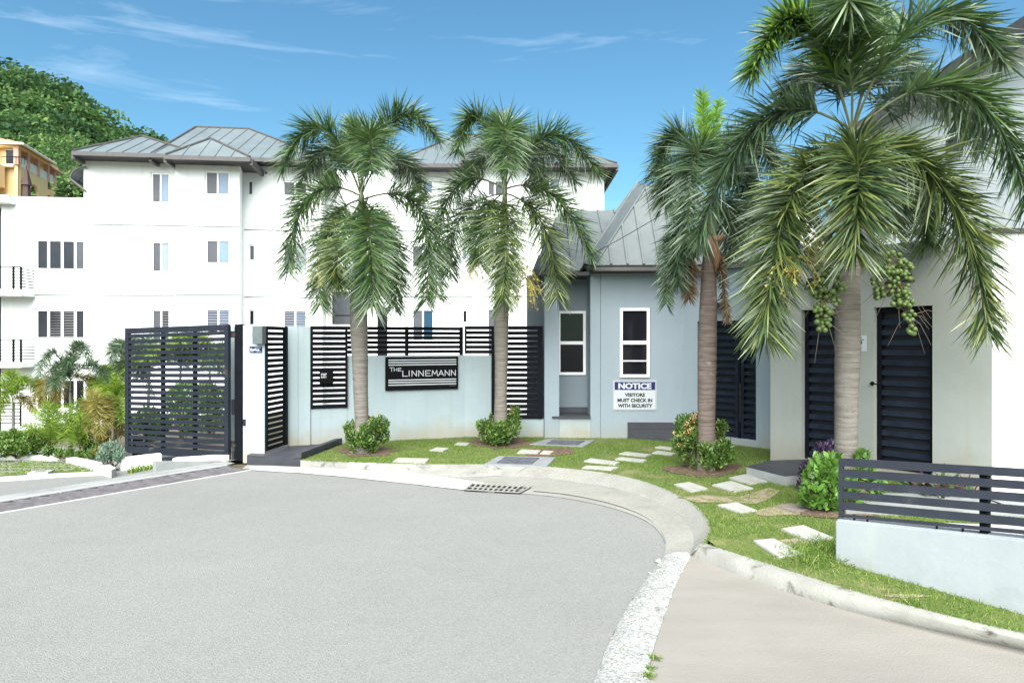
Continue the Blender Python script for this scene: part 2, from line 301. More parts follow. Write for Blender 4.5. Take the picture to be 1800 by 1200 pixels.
M_teal = mat('sign_teal', (0.03, 0.2, 0.34), rough=0.5)
M_orange = mat('apricot_render', (0.78, 0.56, 0.28), (0.74, 0.52, 0.25), rough=0.85, streak=((0.6, 0.45, 0.3), 0.3, 1)); M_cream = mat('cream_render', (0.78, 0.74, 0.62), rough=0.85)
M_pink = mat('salmon_column_paint', (0.62, 0.33, 0.24), rough=0.8); M_terra = mat('terracotta_roof', (0.50, 0.27, 0.19), (0.40, 0.20, 0.14), scale=2, rough=0.85, bump=0.4, bscale=8); M_brown = mat('brown_canvas', (0.09, 0.055, 0.05), rough=0.9)
M_box = mat('grey_green_metal_box', (0.13, 0.15, 0.145), (0.085, 0.10, 0.10), scale=3, rough=0.45, metal=0.3)
M_plast = mat('black_plastic', (0.015, 0.015, 0.017), rough=0.4)
# trunks: rings by stretching the noise across the trunk
M_trunk = mat('ringed_palm_bark_grey', (0.215, 0.195, 0.168), (0.115, 0.10, 0.085), scale=4.0, rough=0.95, bump=0.45, bscale=70, stretch=(1.2, 1.2, 16), c3=(0.10, 0.085, 0.07), s3=5.5, f3=(0.58, 0.72))
M_trunk2 = mat('ringed_palm_bark_brown', (0.185, 0.145, 0.12), (0.085, 0.062, 0.052), scale=3.0, rough=0.95, bump=0.45, bscale=70, stretch=(1.2, 1.2, 18), c3=(0.34, 0.32, 0.28), s3=4, f3=(0.6, 0.75))
M_shaft = mat('green_crownshaft', (0.12, 0.15, 0.065), (0.075, 0.10, 0.04), scale=5, rough=0.5, stretch=(6, 6, 0.6))
M_spathe = mat('brown_spathe', (0.28, 0.15, 0.075), (0.16, 0.08, 0.04), scale=8, rough=0.6, stretch=(6, 6, 1))
M_rachis = mat('frond_rachis', (0.10, 0.11, 0.05), (0.06, 0.07, 0.03), rough=0.7, spec=0.2)
M_stalk = mat('yellow_fruit_stalk', (0.42, 0.33, 0.08), (0.30, 0.24, 0.06), rough=0.6)
M_fr1 = leafmat('palm_leaflets', [(0.015, 0.042, 0.014), (0.036, 0.085, 0.022), (0.075, 0.145, 0.034), (0.12, 0.17, 0.05)], trans=0.15, glossy=0.9, rough=0.36)
M_fr2 = leafmat('palm_leaflets_yellow_tipped', [(0.014, 0.034, 0.012), (0.034, 0.07, 0.018), (0.085, 0.13, 0.032), (0.20, 0.23, 0.06)], trans=0.15, glossy=0.9, rough=0.36)
M_fr3 = leafmat('palm_leaflets_grey_green', [(0.022, 0.05, 0.024), (0.042, 0.085, 0.036), (0.075, 0.13, 0.055), (0.13, 0.18, 0.08)], trans=0.15, glossy=0.9, rough=0.36)
M_frb = leafmat('young_palm_leaflets', [(0.09, 0.2, 0.02), (0.16, 0.32, 0.03), (0.24, 0.4, 0.05)], trans=0.35)
M_frdead = leafmat('dead_palm_leaflets', [(0.10, 0.065, 0.04), (0.20, 0.14, 0.09), (0.30, 0.22, 0.14)], trans=0.1, glossy=0.1)
M_frgold = leafmat('golden_palm_leaflets', [(0.06, 0.09, 0.02), (0.14, 0.14, 0.03), (0.26, 0.22, 0.05), (0.34, 0.25, 0.07), (0.12, 0.17, 0.03)], trans=0.3)
M_frlime = leafmat('lime_palm_leaflets', [(0.05, 0.11, 0.015), (0.10, 0.19, 0.025), (0.20, 0.31, 0.035), (0.32, 0.40, 0.06)], trans=0.3)
M_bloom = leafmat('palm_flower_buds', [(0.36, 0.36, 0.08), (0.50, 0.47, 0.12), (0.28, 0.32, 0.07)], trans=0.2)
M_bloom2 = leafmat('dry_palm_flower_buds', [(0.45, 0.36, 0.12), (0.58, 0.48, 0.18), (0.38, 0.3, 0.10)], trans=0.2)
M_fruit = mat('green_palm_fruit', (0.105, 0.15, 0.04), (0.06, 0.10, 0.022), scale=6, rough=0.4)
M_bush = leafmat('shrub_leaves', [(0.03, 0.075, 0.015), (0.06, 0.13, 0.022), (0.11, 0.2, 0.035), (0.2, 0.28, 0.06)], trans=0.25, glossy=0.5)
M_bushbig = leafmat('broad_shrub_leaves', [(0.05, 0.12, 0.02), (0.10, 0.22, 0.035), (0.17, 0.32, 0.05)], trans=0.28, glossy=0.5)
M_purple = leafmat('purple_leaves', [(0.025, 0.012, 0.035), (0.06, 0.03, 0.075), (0.10, 0.06, 0.12)], trans=0.12, glossy=0.6)
M_rhoeo = leafmat('green_and_purple_blades', [(0.03, 0.07, 0.02), (0.08, 0.13, 0.04), (0.12, 0.03, 0.06), (0.06, 0.015, 0.035)], trans=0.15)
M_silver = leafmat('silver_green_leaves', [(0.09, 0.15, 0.10), (0.16, 0.24, 0.16), (0.25, 0.33, 0.25)], trans=0.2)
M_petal = leafmat('peach_petals', [(0.75, 0.40, 0.20), (0.80, 0.55, 0.22), (0.75, 0.30, 0.25)], trans=0.2)
M_redleaf = leafmat('red_leaves', [(0.35, 0.05, 0.03), (0.5, 0.15, 0.05)], trans=0.2)
M_grass = leafmat('grass_blades', [(0.07, 0.14, 0.025), (0.11, 0.20, 0.035), (0.16, 0.25, 0.05), (0.27, 0.29, 0.11)], trans=0.3, glossy=0.15, rough=0.7)
M_forest = leafmat('forest_leaves', [(0.026, 0.062, 0.028), (0.048, 0.105, 0.036), (0.085, 0.165, 0.05), (0.15, 0.24, 0.07)], trans=0.25, attr='tint', glossy=0.15, rough=0.7)
M_twig = mat('brown_twig', (0.16, 0.12, 0.08), (0.09, 0.07, 0.05), rough=0.9)
M_hill = mat('hill_undergrowth', (0.035, 0.06, 0.02), (0.02, 0.035, 0.012), scale=0.2, rough=1.0)

# ---------------------------------------------------------------- foliage helpers
def nmesh(name, verts, faces_idx, nper, m, parent=None, tintv=None):
    """fast mesh from arrays: verts (N,3), faces (F,nper)"""
    me = bpy.data.meshes.new(name); V = np.asarray(verts, np.float32).reshape(-1, 3); Fc = np.asarray(faces_idx, np.int32).reshape(-1, nper)
    me.vertices.add(len(V)); me.vertices.foreach_set('co', V.ravel())
    me.loops.add(Fc.size); me.loops.foreach_set('vertex_index', Fc.ravel())
    me.polygons.add(len(Fc)); me.polygons.foreach_set('loop_start', np.arange(len(Fc), dtype=np.int32) * nper)
    try: me.polygons.foreach_set('loop_total', np.full(len(Fc), nper, np.int32))
    except Exception: pass
    me.update(calc_edges=True)
    if tintv is not None:
        a = me.attributes.new('tint', 'FLOAT', 'POINT'); a.data.foreach_set('value', np.asarray(tintv, np.float32))
    return link(name, me, m, parent)
def unit(a): return a / np.maximum(np.linalg.norm(a, axis=-1, keepdims=True), 1e-9)
def leaf_arrays(P, D, Wd, length, width, droop, seg=2):
    """ribbon leaves: base P, direction D, width dir Wd, per-leaf length/width/droop; returns verts, quads"""
    n = len(P); rows = []
    prof = [0.55, 1.0, 0.75, 0.08] if seg == 3 else ([0.5, 1.0, 0.1] if seg == 2 else [1.0, 0.2])
    for k in range(seg + 1):
        t = k / seg
        c = P + D * (length * t)[:, None]; c[:, 2] -= droop * length * t * t
        hw = Wd * (width * 0.5 * prof[k])[:, None]
        rows += [c - hw, c + hw]
    V = np.stack(rows, 1).reshape(-1, 3); nv = 2 * (seg + 1)
    q = np.array([[2 * k, 2 * k + 1, 2 * k + 3, 2 * k + 2] for k in range(seg)], np.int32)
    Fq = (q[None] + (np.arange(n, dtype=np.int32) * nv)[:, None, None]).reshape(-1, 4)
    return V, Fq
def bez(a, m, b, n):
    a, m, b = map(np.array, (a, m, b)); c = 2 * m - 0.5 * (a + b); t = np.linspace(0, 1, n)[:, None]
    return (1 - t) ** 2 * a + 2 * t * (1 - t) * c + t * t * b
def frond(a, m, b, L0, W0, count, mt, parent, bare=0.16, droop=0.35, spread=55, rr=0.012, name='frond', fwd=0.55):
    """a feather frond as real geometry: arched rachis and plumose leaflets"""
    pts = bez(a, m, b, 15); root = pts[0].copy()
    mb = MB(); mb.tube([Vector(p) for p in pts], [rr * (1 - 0.85 * i / 14) for i in range(15)], 5)
    o = mb.build(name, M_rachis if mt is not M_frdead else M_twig, parent)
    t = bare + (1 - bare) * (np.arange(count) + nr.random(count)) / count
    x = t * 14; i = np.clip(x.astype(int), 0, 13); fr = (x - i)[:, None]
    P = pts[i] * (1 - fr) + pts[i + 1] * fr; T = unit(pts[i + 1] - pts[i])
    up = np.array([0, 0, 1.0]); S = np.cross(T, up); bad = np.linalg.norm(S, axis=1) < 0.15; S[bad] = np.array([1.0, 0, 0]); S = unit(S)
    S = unit(S + 0 * T); Nn = np.cross(S, T)
    side = np.where(nr.random(count) < 0.5, 1.0, -1.0)
    ph = np.radians(nr.normal(8, spread * 0.55, count))
    D = S * (side * np.cos(ph))[:, None] + Nn * np.sin(ph)[:, None]
    D = unit(D + T * (fwd + 0.5 * t[:, None] ** 2) + nr.normal(0, 0.17, (count, 3)))
    ln = L0 * (0.45 + 0.55 * np.sin(np.pi * np.clip(0.12 + t * 0.78, 0, 1))) * nr.uniform(0.65, 1.2, count)
    Wd = unit(np.cross(D, Nn + 0.9 * nr.normal(0, 0.7, (count, 3))))
    V, Fq = leaf_arrays(P, D, Wd, ln, W0 * nr.uniform(0.7, 1.15, count), droop * nr.uniform(0.5, 1.5, count), 3)
    f = nmesh('leaflets', V, Fq, 4, mt, o); f['kind'] = 'stuff'
    return o
def cloud(name, C, size, mt, parent, jitter=1.0, aspect=0.45, upb=0.4, tint=None, seg=2, out=None):
    """leaf-sized faces at centres C"""
    n = len(C); D = nr.normal(0, 1, (n, 3)); D[:, 2] = np.abs(D[:, 2]) * upb
    if out is not None: D = unit(D) * 0.7 + out
    D = unit(D); Wd = unit(np.cross(D, nr.normal(0, 1, (n, 3)) * 0.6 + np.array([0, 0, 1.0])))
    ln = size * nr.uniform(0.6, 1.3, n)
    V, Fq = leaf_arrays(C - D * ln[:, None] * 0.4, D, Wd, ln, ln * aspect, nr.uniform(0, 0.4, n), seg)
    return nmesh(name, V, Fq, 4, mt, parent, None if tint is None else np.repeat(tint, 2 * (seg + 1)))
def ball_points(c, r, n, shell=0.55):
    d = unit(nr.normal(0, 1, (n, 3))); q = nr.uniform(shell, 1, n) ** 0.6
    return np.array(c) + d * np.array(r) * q[:, None], d
_txt = {}
def text(body, x0, z0, x1, z1, y, m, parent, name='lettering', depth=0.004, skew=0.0, bold=0.0):
    """letters as a mesh filling a local rectangle on the plane y (facing -y)"""
    cu = bpy.data.curves.new('txt', 'FONT'); cu.body = body; cu.extrude = 0.02; cu.offset = bold; cu.resolution_u = 3
    ob = bpy.data.objects.new('txt', cu); COL.objects.link(ob)
    dg = bpy.context.evaluated_depsgraph_get(); me = bpy.data.meshes.new_from_object(ob.evaluated_get(dg)); bpy.data.objects.remove(ob)
    n = len(me.vertices); co = np.zeros(n * 3); me.vertices.foreach_get('co', co); co = co.reshape(-1, 3)
    lo, hi = co.min(0), co.max(0); q = np.zeros_like(co)
    q[:, 0] = x0 + (co[:, 0] - lo[0]) / (hi[0] - lo[0]) * (x1 - x0)
    q[:, 2] = z0 + (co[:, 1] - lo[1]) / (hi[1] - lo[1]) * (z1 - z0) + skew * (q[:, 0] - x0)
    q[:, 1] = y - (co[:, 2] - lo[2]) / (hi[2] - lo[2]) * depth
    me.vertices.foreach_set('co', q.ravel()); me.update(); me.materials.clear()
    return link(name, me, m, parent)
# ---------------------------------------------------------------- ground
def sheet(name, pts, m, kind='structure', z=None, parent=None):
    bm = bmesh.new(); vs = [bm.verts.new((p[0], p[1], p[2] if z is None else z)) for p in pts]
    f = bm.faces.new(vs); bmesh.ops.triangulate(bm, faces=[f]); bmesh.ops.recalc_face_normals(bm, faces=bm.faces)
    if sum(fc.normal.z for fc in bm.faces) < 0: bmesh.ops.reverse_faces(bm, faces=bm.faces)
    me = bpy.data.meshes.new(name); bm.to_mesh(me); bm.free(); o = link(name, me, m, parent)
    if kind: o['kind'] = kind
    return o
def smooth_curve(pts, n):
    """Catmull-Rom through the points, resampled evenly"""
    P = [np.array(p, float) for p in pts]; P = [2 * P[0] - P[1]] + P + [2 * P[-1] - P[-2]]; o = []
    for i in range(1, len(P) - 2):
        for t in np.linspace(0, 1, 12, endpoint=False):
            a, b, c, d = P[i - 1:i + 3]; o.append(0.5 * (2 * b + (c - a) * t + (2 * a - 5 * b + 4 * c - d) * t * t + (3 * b - a - 3 * c + d) * t ** 3))
    o.append(P[-2]); o = np.array(o); s = np.r_[0, np.cumsum(np.linalg.norm(np.diff(o, axis=0), axis=1))]; q = np.linspace(0, s[-1], n)
    return np.stack([np.interp(q, s, o[:, k]) for k in range(3)], 1)
def loft(name, curves, m, rough=0.0, parent=None):
    n = len(curves[0]); V = np.concatenate(curves).copy(); 
    if rough: V[:, 2] += nr.normal(0, rough, len(V))
    F = [(j * n + i, j * n + i + 1, (j + 1) * n + i + 1, (j + 1) * n + i) for j in range(len(curves) - 1) for i in range(n - 1)]
    me = bpy.data.meshes.new(name); me.from_pydata(V.tolist(), [], F); o = link(name, me, m, parent, smooth=True)
    bm = bmesh.new(); bm.from_mesh(me); bm.normal_update()
    if sum(f.normal.z * f.calc_area() for f in bm.faces) < 0: bmesh.ops.reverse_faces(bm, faces=bm.faces)
    bm.to_mesh(me); bm.free(); return o

# base terrain: level in front, falling away behind the gate, hill in the distance at the left
RIDGE = [(-150, 150), (-100, 92), (-40, 106), (0, 124), (40, 130), (80, 147), (120, 158), (150, 178), (172, 207), (205, 222), (250, 238), (300, 262), (380, 330), (480, 430), (640, 560), (800, 640)]
def ridge_h(x):
    a = [((px - CX) / FPX * 175, CZ + (CY - py) / FPX * 175) for px, py in RIDGE]
    return float(np.interp(x, [p[0] for p in a], [p[1] for p in a])) - 6.0
def hill_h(x, y):
    s = min(max((y - 62) / (175 - 62), 0), 1.0); xr = x * 175 / max(y, 30)
    base = -2.2 + max(0, ridge_h(xr) + 2.2) * (s ** 1.15)
    if y > 175: base -= (y - 175) * 0.5
    return base
def terr(x, y):
    z = -0.05 + zi(x, y) if sl(x, y) > 0 else -0.05
    if y > 45: z = max(z, hill_h(x, y)) if x < 20 else z
    return z
xs = sorted(set(list(np.arange(-12, 13, 1.0)) + list(np.arange(-200, 200, 8.0)) + [-900, -600, -400, -300, 300, 500, 900])); ys = sorted(set(list(np.arange(-8, 32, 1.0)) + list(np.arange(32, 240, 8.0)) + [-300, -60, -20, 300, 500, 900, 1400]))
V = [(x, y, terr(x, y)) for y in ys for x in xs]; nx = len(xs)
F = [(j * nx + i, j * nx + i + 1, (j + 1) * nx + i + 1, (j + 1) * nx + i) for j in range(len(ys) - 1) for i in range(nx - 1)]
me = bpy.data.meshes.new('ground'); me.from_pydata(V, [], F); o = link('ground', me, M_earth, None, True); o['kind'] = 'structure'

# curved edge lines
K0 = smooth_curve([G(*p) for p in [(425, 824), (455, 826), (560, 834), (700, 848), (830, 863), (935, 869), (1000, 877), (1060, 889), (1110, 904), (1145, 922), (1164, 943), (1170, 962), (1166, 980)]], 90)
K1 = smooth_curve([G(p[0], p[1], 0.012) for p in [(434, 817), (480, 818), (540, 820.5), (600, 822.5), (700, 830), (800, 838), (860, 836), (930, 838), (1000, 845), (1070, 856), (1130, 872), (1185, 898), (1212, 925), (1220, 950), (1212, 976)]], 90)
K2 = smooth_curve([G(p[0], p[1], 0.1) for p in [(528, 808.5), (600, 811), (740, 815), (860, 815.5), (940, 818), (1000, 823), (1080, 833), (1150, 851), (1210, 879), (1240, 906), (1249, 930), (1243, 948), (1236, 956)]], 90)
o = loft('gutter', [K0 + [0, 0, 0.004], K1], M_apron, 0.0008); o['kind'] = 'structure'
# kerb face: from K1 up to K2
K2b = K2.copy(); K1b = smooth_curve([G(p[0], p[1], 0.012) for p in [(528, 820.2), (600, 822.5), (700, 830), (800, 838), (860, 836), (930, 838), (1000, 845), (1070, 856), (1130, 872), (1185, 898), (1212, 925), (1220, 950), (1212, 976)]], 90)
Km = K1b * 0.35 + K2 * 0.65; Km[:, 2] = 0.075
o = loft('kerb', [K1b[:39], Km[:39], K2b[:39]], M_kerb, 0.0012); o['kind'] = 'structure'
Ks = K1b * 0.5 + K2 * 0.5; o = loft('rolled_kerb', [K1b[38:], Ks[38:], K2b[38:]], M_apron, 0.0008); o['kind'] = 'structure'
# white painted gutter strip in front of the low kerb
q0 = smooth_curve([G(p[0], p[1], 0.008) for p in [(441, 825.5), (560, 833.5), (700, 847.5), (812, 860), (870, 866)]], 40); q1 = smooth_curve([G(p[0], p[1], 0.0165) for p in [(437, 818), (540, 821), (640, 826), (760, 835), (850, 848)]], 40)
o = loft('painted_gutter_strip', [q0, q1], M_white_conc, 0.0006); o['kind'] = 'structure'
# right-hand kerb
RT = smooth_curve([G(p[0], p[1], 0.1) for p in [(1236, 953), (1300, 974), (1400, 1006), (1500, 1037), (1600, 1064), (1700, 1089), (1800, 1112), (1960, 1146), (2200, 1200), (2900, 1350)]], 70)
RF = smooth_curve([G(p[0], p[1], 0.092) for p in [(1227, 957), (1292, 984), (1392, 1018), (1492, 1050), (1592, 1076), (1692, 1100), (1790, 1122), (1950, 1158), (2190, 1212), (2885, 1364)]], 70)
RB = smooth_curve([G(p[0], p[1], 0.0) for p in [(1214, 975), (1286, 1006), (1388, 1042), (1492, 1073), (1592, 1097), (1692, 1119), (1790, 1140), (1950, 1176), (2190, 1232), (2880, 1392)]], 70)
o = loft('kerb', [RB, RF, RT], M_kerb, 0.0006); o['kind'] = 'structure'
# road sheets
BL = smooth_curve([G(*p) for p in [(1166, 978), (1120, 1040), (1082, 1105), (1047, 1190), (1030, 1260), (1010, 1400), (990, 2000)]], 60)
BR = smooth_curve([G(*p) for p in [(1216, 976), (1192, 1020), (1167, 1085), (1147, 1150), (1141, 1200), (1132, 1400), (1120, 2000)]], 60)
DN0 = G(441, 825.5); ddir = (G(0, 901) - DN0).normalized()
far = DN0 + ddir * 16
asph = [Vector(p) for p in K0] + [Vector(p) for p in BL[1:]] + [Vector((1.2, -6, 0)), Vector((-14, -6, 0)), far, DN0]
sheet('road', asph, M_asph, z=0.0)
beige = [Vector(p) for p in BR] + [Vector((1.5, -6, 0)), Vector((9, -6, 0)), Vector((9, 2.2, 0))] + [Vector(p) for p in RB[::-1]]
sheet('side_road', beige, M_beige, z=0.003)
mid = [(BL * (1 - k) + BR * k) + np.array([0, 0, h]) for k, h in ((0, 0.002), (0.12, 0.022), (0.35, 0.030), (0.62, 0.032), (0.88, 0.024), (1, 0.004))]
o = loft('aggregate_strip', mid, M_band, 0.004); o['kind'] = 'structure'
mb = MB()
for k in range(170):                                  # loose stones and chips on the strip and its edges
    i = rnd.randrange(45); t = rnd.random(); a = BL[i] * (1 - t) + BR[i] * t + (BL[i + 1] - BL[i]) * rnd.random(); s = rnd.uniform(0.004, 0.012) * (1 + (rnd.random() < 0.04) * 1.2)
    a = Vector(a) + Vector((0, 0, 0.028 if 0.1 < t < 0.9 else 0.012)); pts = [a + Vector((rnd.uniform(-1, 1), rnd.uniform(-1, 1), rnd.uniform(-.5, .9))) * s for _ in range(6)]
    mb.add(pts, [(0, 1, 2), (0, 2, 3), (0, 3, 4), (1, 2, 5), (2, 3, 5), (3, 4, 5), (4, 1, 5), (0, 4, 1)])
o = mb.build('pebbles', M_stone); tag(o, 'loose pale pebbles and chips scattered along the white aggregate strip', 'pebbles', kind='stuff')
c = G(1158, 989); mb = MB(); bmx = bmesh.new(); bmesh.ops.create_icosphere(bmx, subdivisions=2, radius=0.022)
for v in bmx.verts: v.co = Vector((v.co.x * 1.2, v.co.y, v.co.z * 0.8)) * (1 + 0.12 * math.sin(v.co.x * 200)) + c + Vector((0, 0, 0.014))
me = bpy.data.meshes.new('stone'); bmx.to_mesh(me); bmx.free(); o = link('stone', me, M_stone, None, True); tag(o, 'single rounded white stone where the grey road meets the aggregate strip', 'stone')

# lawn
PW = {}                                                # perimeter line of the walls
W0, W1, W2, W3, W4 = Vector((-3.14, 10.6)), Vector((-2.0, 10.88)), Vector((-0.80, 11.5)), Vector((0.52, 11.45)), Vector((0.54, 11.42))
lawn = [Vector(p) for p in K2[:-2]] + [Vector(p) for p in RT[3:]] + [Vector((8, 2.4, 0)), Vector((8, 12, 0)), Vector((3, 13, 0)), Vector((-3.0, 11.6, 0)), G(605, 779, .1), G(527, 808.4, .1)]
sheet('lawn', lawn, M_turf, z=0.092)
def in_poly(P, poly):
    x, y = P[:, 0], P[:, 1]; ins = np.zeros(len(P), bool); n = len(poly)
    for i in range(n):
        x1, y1 = poly[i][0], poly[i][1]; x2, y2 = poly[(i + 1) % n][0], poly[(i + 1) % n][1]
        c = ((y1 > y) != (y2 > y)); 
        if y1 == y2: continue
        ins ^= c & (x < (x2 - x1) * (y - y1) / (y2 - y1) + x1)
    return ins
noblade = []; thin = []
def ov(name, pts, z, m, kind='structure', label=None, cat=None, thick=0.0, edge=0.0):
    P = [G(p[0], p[1], 0.1) for p in pts]; (thin if name == 'bare_earth' else noblade).append([(p.x, p.y) for p in P])
    P = [Vector((p.x, p.y, z)) for p in P]
    o = sheet(name, P, m, kind); return o
def blob(cx, cy, rx, ry, n=22, j=0.25):
    return [(cx + rx * math.cos(a) * (1 + rnd.uniform(-j, j)), cy + ry * math.sin(a) * (1 + rnd.uniform(-j, j))) for a in [2 * math.pi * i / n for i in range(n)]]
ov('soil', blob(645, 792, 52, 9), 0.1, M_soil); ov('soil', blob(880, 778, 58, 9), 0.1, M_soil); ov('soil', blob(1238, 824, 66, 13), 0.1, M_soil)
ov('soil', blob(1480, 898, 70, 14), 0.1, M_soil); ov('soil', [(930, 788), (1000, 786), (1012, 796), (960, 803), (925, 801)], 0.1, M_soil)
ov('bare_earth', [(1190, 872), (1240, 869), (1300, 872), (1352, 856), (1372, 862), (1352, 876), (1330, 884), (1262, 882), (1225, 882), (1212, 878)], 0.098, M_dirt)
ov('bare_earth', blob(1590, 1046, 40, 3), 0.098, M_dirt); ov('bare_earth', blob(1392, 953, 34, 7), 0.0985, M_dirt); ov('bare_earth', blob(1370, 898, 40, 8), 0.0975, M_dirt)
# stepping stones
STN = [((690, 810), (700, 803.5), (755, 805), (747, 813)), ((755, 790.5), (768, 785.5), (790, 787), (779, 792)), ((798, 780.5), (805, 777), (826, 778), (821, 781.5)), ((908, 795), (916, 789), (951, 790.5), (945, 796.5)), ((948, 796.6), (956, 791), (973, 792), (967, 797.5)),
  ((1022, 821), (1031, 817), (1088, 820), (1074, 824.5)), ((1026, 809.5), (1038, 804.5), (1090, 811), (1082, 815.5)), ((1080, 806), (1090, 802.5), (1138, 807), (1130, 811.5)), ((1088, 796.5), (1100, 793), (1146, 798), (1135, 801.5)), ((1146, 795), (1156, 791), (1188, 796), (1180, 799)), ((1150, 785.5), (1160, 783), (1183, 786), (1180, 789.5)),
  ((1183, 850), (1213, 846), (1244, 857), (1214, 863)), ((1250, 851), (1286, 844), (1324, 857), (1290, 863)), ((1281, 839), (1311, 832), (1350, 845), (1318, 850)), ((1260, 886), (1296, 881.5), (1331, 896), (1300, 900)), ((1373, 928), (1413, 921.5), (1467, 944), (1425, 951)), ((1322, 948), (1362, 944.5), (1414, 972), (1367, 978))]
SL = ['large stepping stone on the kerb edge in front of the sign wall', 'small stepping stone midway between the kerb and the sign wall', 'smallest stepping stone close to the sign wall foot', 'long stepping stone just behind the near cast cover', 'short stepping stone butted to the right end of a longer one',
  'thin stepping stone nearest the kerb at the start of the path', 'stepping stone second from the kerb at the left end of the path', 'stepping stone in the middle of the path, nearer the kerb of its pair', 'stepping stone in the middle of the path, nearer the gatehouse of its pair', 'stepping stone left of the flowering bush, nearer of two', 'stepping stone left of the flowering bush, beside the dark step',
  'stepping stone left of three, closest to the curved kerb', 'stepping stone between two others in front of the dark doorstep', 'stepping stone nearest the dark doorstep and the soil ring', 'single stepping stone beyond the bare earth patch', 'stepping stone touching the foot of the fence wall', 'stepping stone in the foreground, nearest the camera, with a dark mark']
for q, lb in zip(STN, SL):
    P = [G(a, b, 0.11) for a, b in q]; noblade.append([(p.x, p.y) for p in P])
    c = sum(P, Vector()) / 4; mb = MB(); j = lambda: rnd.uniform(-.006, .006)
    P = [Vector((p.x - c.x + j(), p.y - c.y + j(), rnd.uniform(-.002, .002))) for p in P]; mb.prism(P, (0, 0, -0.06))
    o = mb.build('stepping_stone', M_stone, None, bevel=0.006); o.location = c; tag(o, 'pale concrete ' + lb, 'stepping stone', 'stepping stones set in the lawn')
q = [(1360, 888), (1390, 883), (1432, 893), (1400, 901)]; P = [G(a, b, 0.105) for a, b in q]; noblade.append([(p.x, p.y) for p in P]); mb = MB(); mb.prism(P, (0, 0, -0.05)); o = mb.build('stepping_stone', M_redstone, None, bevel=0.006)
tag(o, 'dull reddish brown stone slab half sunk in soil left of the broad leaved bush', 'stepping stone', 'stepping stones set in the lawn')
# cast covers with concrete surround
def cover(q, inner, label):
    P = [G(a, b, 0.11) for a, b in q]; Q = [G(a, b, 0.118) for a, b in inner]; noblade.append([(p.x, p.y) for p in P]); c = sum(P, Vector()) / 4
    t = thing('inspection_cover', label, 'manhole cover', (c.x, c.y, 0.11), 0, 'cast covers in the lawn')
    mb = MB(); mb.prism([p - c for p in P], (0, 0, -0.05)); mb.build('surround', M_coverconc, t, bevel=0.004)
    mb = MB(); mb.prism([p - c for p in Q], (0, 0, -0.012)); a, b, d, e = [p - c for p in Q]
    for k in range(1, 14):                             # raised ribs of the cast plate
        u = k / 14; p = a + (b - a) * u; r = e + (d - e) * u; w_ = (b - a) * 0.012; mb.prism([p - w_ + Vector((0, 0, .0005)), p + w_ + Vector((0, 0, .0005)), r + w_ + Vector((0, 0, .0005)), r - w_ + Vector((0, 0, .0005))], (0, 0, 0.006))
    mb.build('cover_plate', M_cover, t)
cover([(850, 815.5), (877, 800.5), (977, 803), (962, 818)], [(873, 813), (888, 802), (948, 804), (934, 815)], 'grey inspection cover in pale surround at the kerb edge of the lawn')
cover([(930, 780), (962, 771), (1046, 773), (1026, 784)], [(960, 779.5), (972, 773), (1028, 774), (1014, 781.5)], 'grey inspection cover near the gatehouse recess, left of the path')
# grass blades
def blades(poly, dens, h, name, label, zf=0.092, excl=True, m=None, wd=0.006):
    P = np.array([(p[0], p[1]) for p in poly]); lo, hi = P.min(0), P.max(0); hi[0] = min(hi[0], 7.5)
    n = int((hi[0] - lo[0]) * (hi[1] - lo[1]) * dens); Q = nr.uniform(lo, hi, (n, 2)); Q = Q[in_poly(Q, poly)]
    Q = Q[(Q[:, 0] / np.maximum(Q[:, 1], 1) < 0.82)]
    if excl:
        keep = np.ones(len(Q), bool)
        for e in noblade: keep &= ~(in_poly(Q, e) & (nr.random(len(Q)) < 0.93))
        for e in thin: keep &= ~(in_poly(Q, e) & (nr.random(len(Q)) < 0.55))
        fld = np.sin(Q[:, 0] * 3.1 + 1.7 * np.sin(Q[:, 1] * 2.3)) + np.sin(Q[:, 1] * 4.3 + 1.2 * np.sin(Q[:, 0] * 5.0)); keep &= nr.random(len(Q)) < np.clip(0.62 + 0.3 * fld, 0.22, 1)
        Q = Q[keep]
    n = len(Q); P3 = np.c_[Q, np.full(n, zf)]; D = nr.normal(0, 0.75, (n, 3)); D[:, 2] = 1; D = unit(D); a = nr.uniform(0, 2 * np.pi, n); Wv = np.c_[np.cos(a), np.sin(a), np.zeros(n)]
    hh = h * nr.uniform(0.35, 1.15, n); V = np.stack([P3 - Wv * wd * .5, P3 + Wv * wd * .5, P3 + D * hh[:, None]], 1).reshape(-1, 3)
    o = nmesh(name, V, np.arange(3 * n).reshape(-1, 3), 3, m or M_grass); tag(o, label, 'grass', kind='stuff'); return o
lp = [(p[0], p[1]) for p in lawn]
FENCE_P0, FENCE_P1 = (2.36, 4.99), (3.02, 4.02)
blades(lp, 6500, 0.034, 'grass', 'short green turf with yellowish patches covering the kerbside lawn')
# longer tufts at the corner of the fence wall and along the kerb
tuft = []
for (px, py, n, r) in [(1445, 975, 900, .13), (1458, 965, 500, .08), (1420, 985, 350, .12), (1600, 1062, 60, .02), (1300, 872, 60, .1)]:
    c = G(px, py, 0.09); d = nr.normal(0, r, (n, 2)); tuft.append(np.c_[c.x + d[:, 0] * 0.8, c.y + d[:, 1], np.full(n, 0.09)])
T = np.concatenate(tuft); n = len(T); D = nr.normal(0, 0.6, (n, 3)); D[:, 2] = 1; D = unit(D); V, Fq = leaf_arrays(T, D, unit(np.cross(D, nr.normal(0, 1, (n, 3)))), nr.uniform(.05, .13, n), np.full(n, .006), nr.uniform(.1, .7, n), 3)
o = nmesh('tall_grass', V, Fq, 4, M_grass); tag(o, 'longer unmown grass tufts at the corner of the low fence wall', 'grass', kind='stuff')
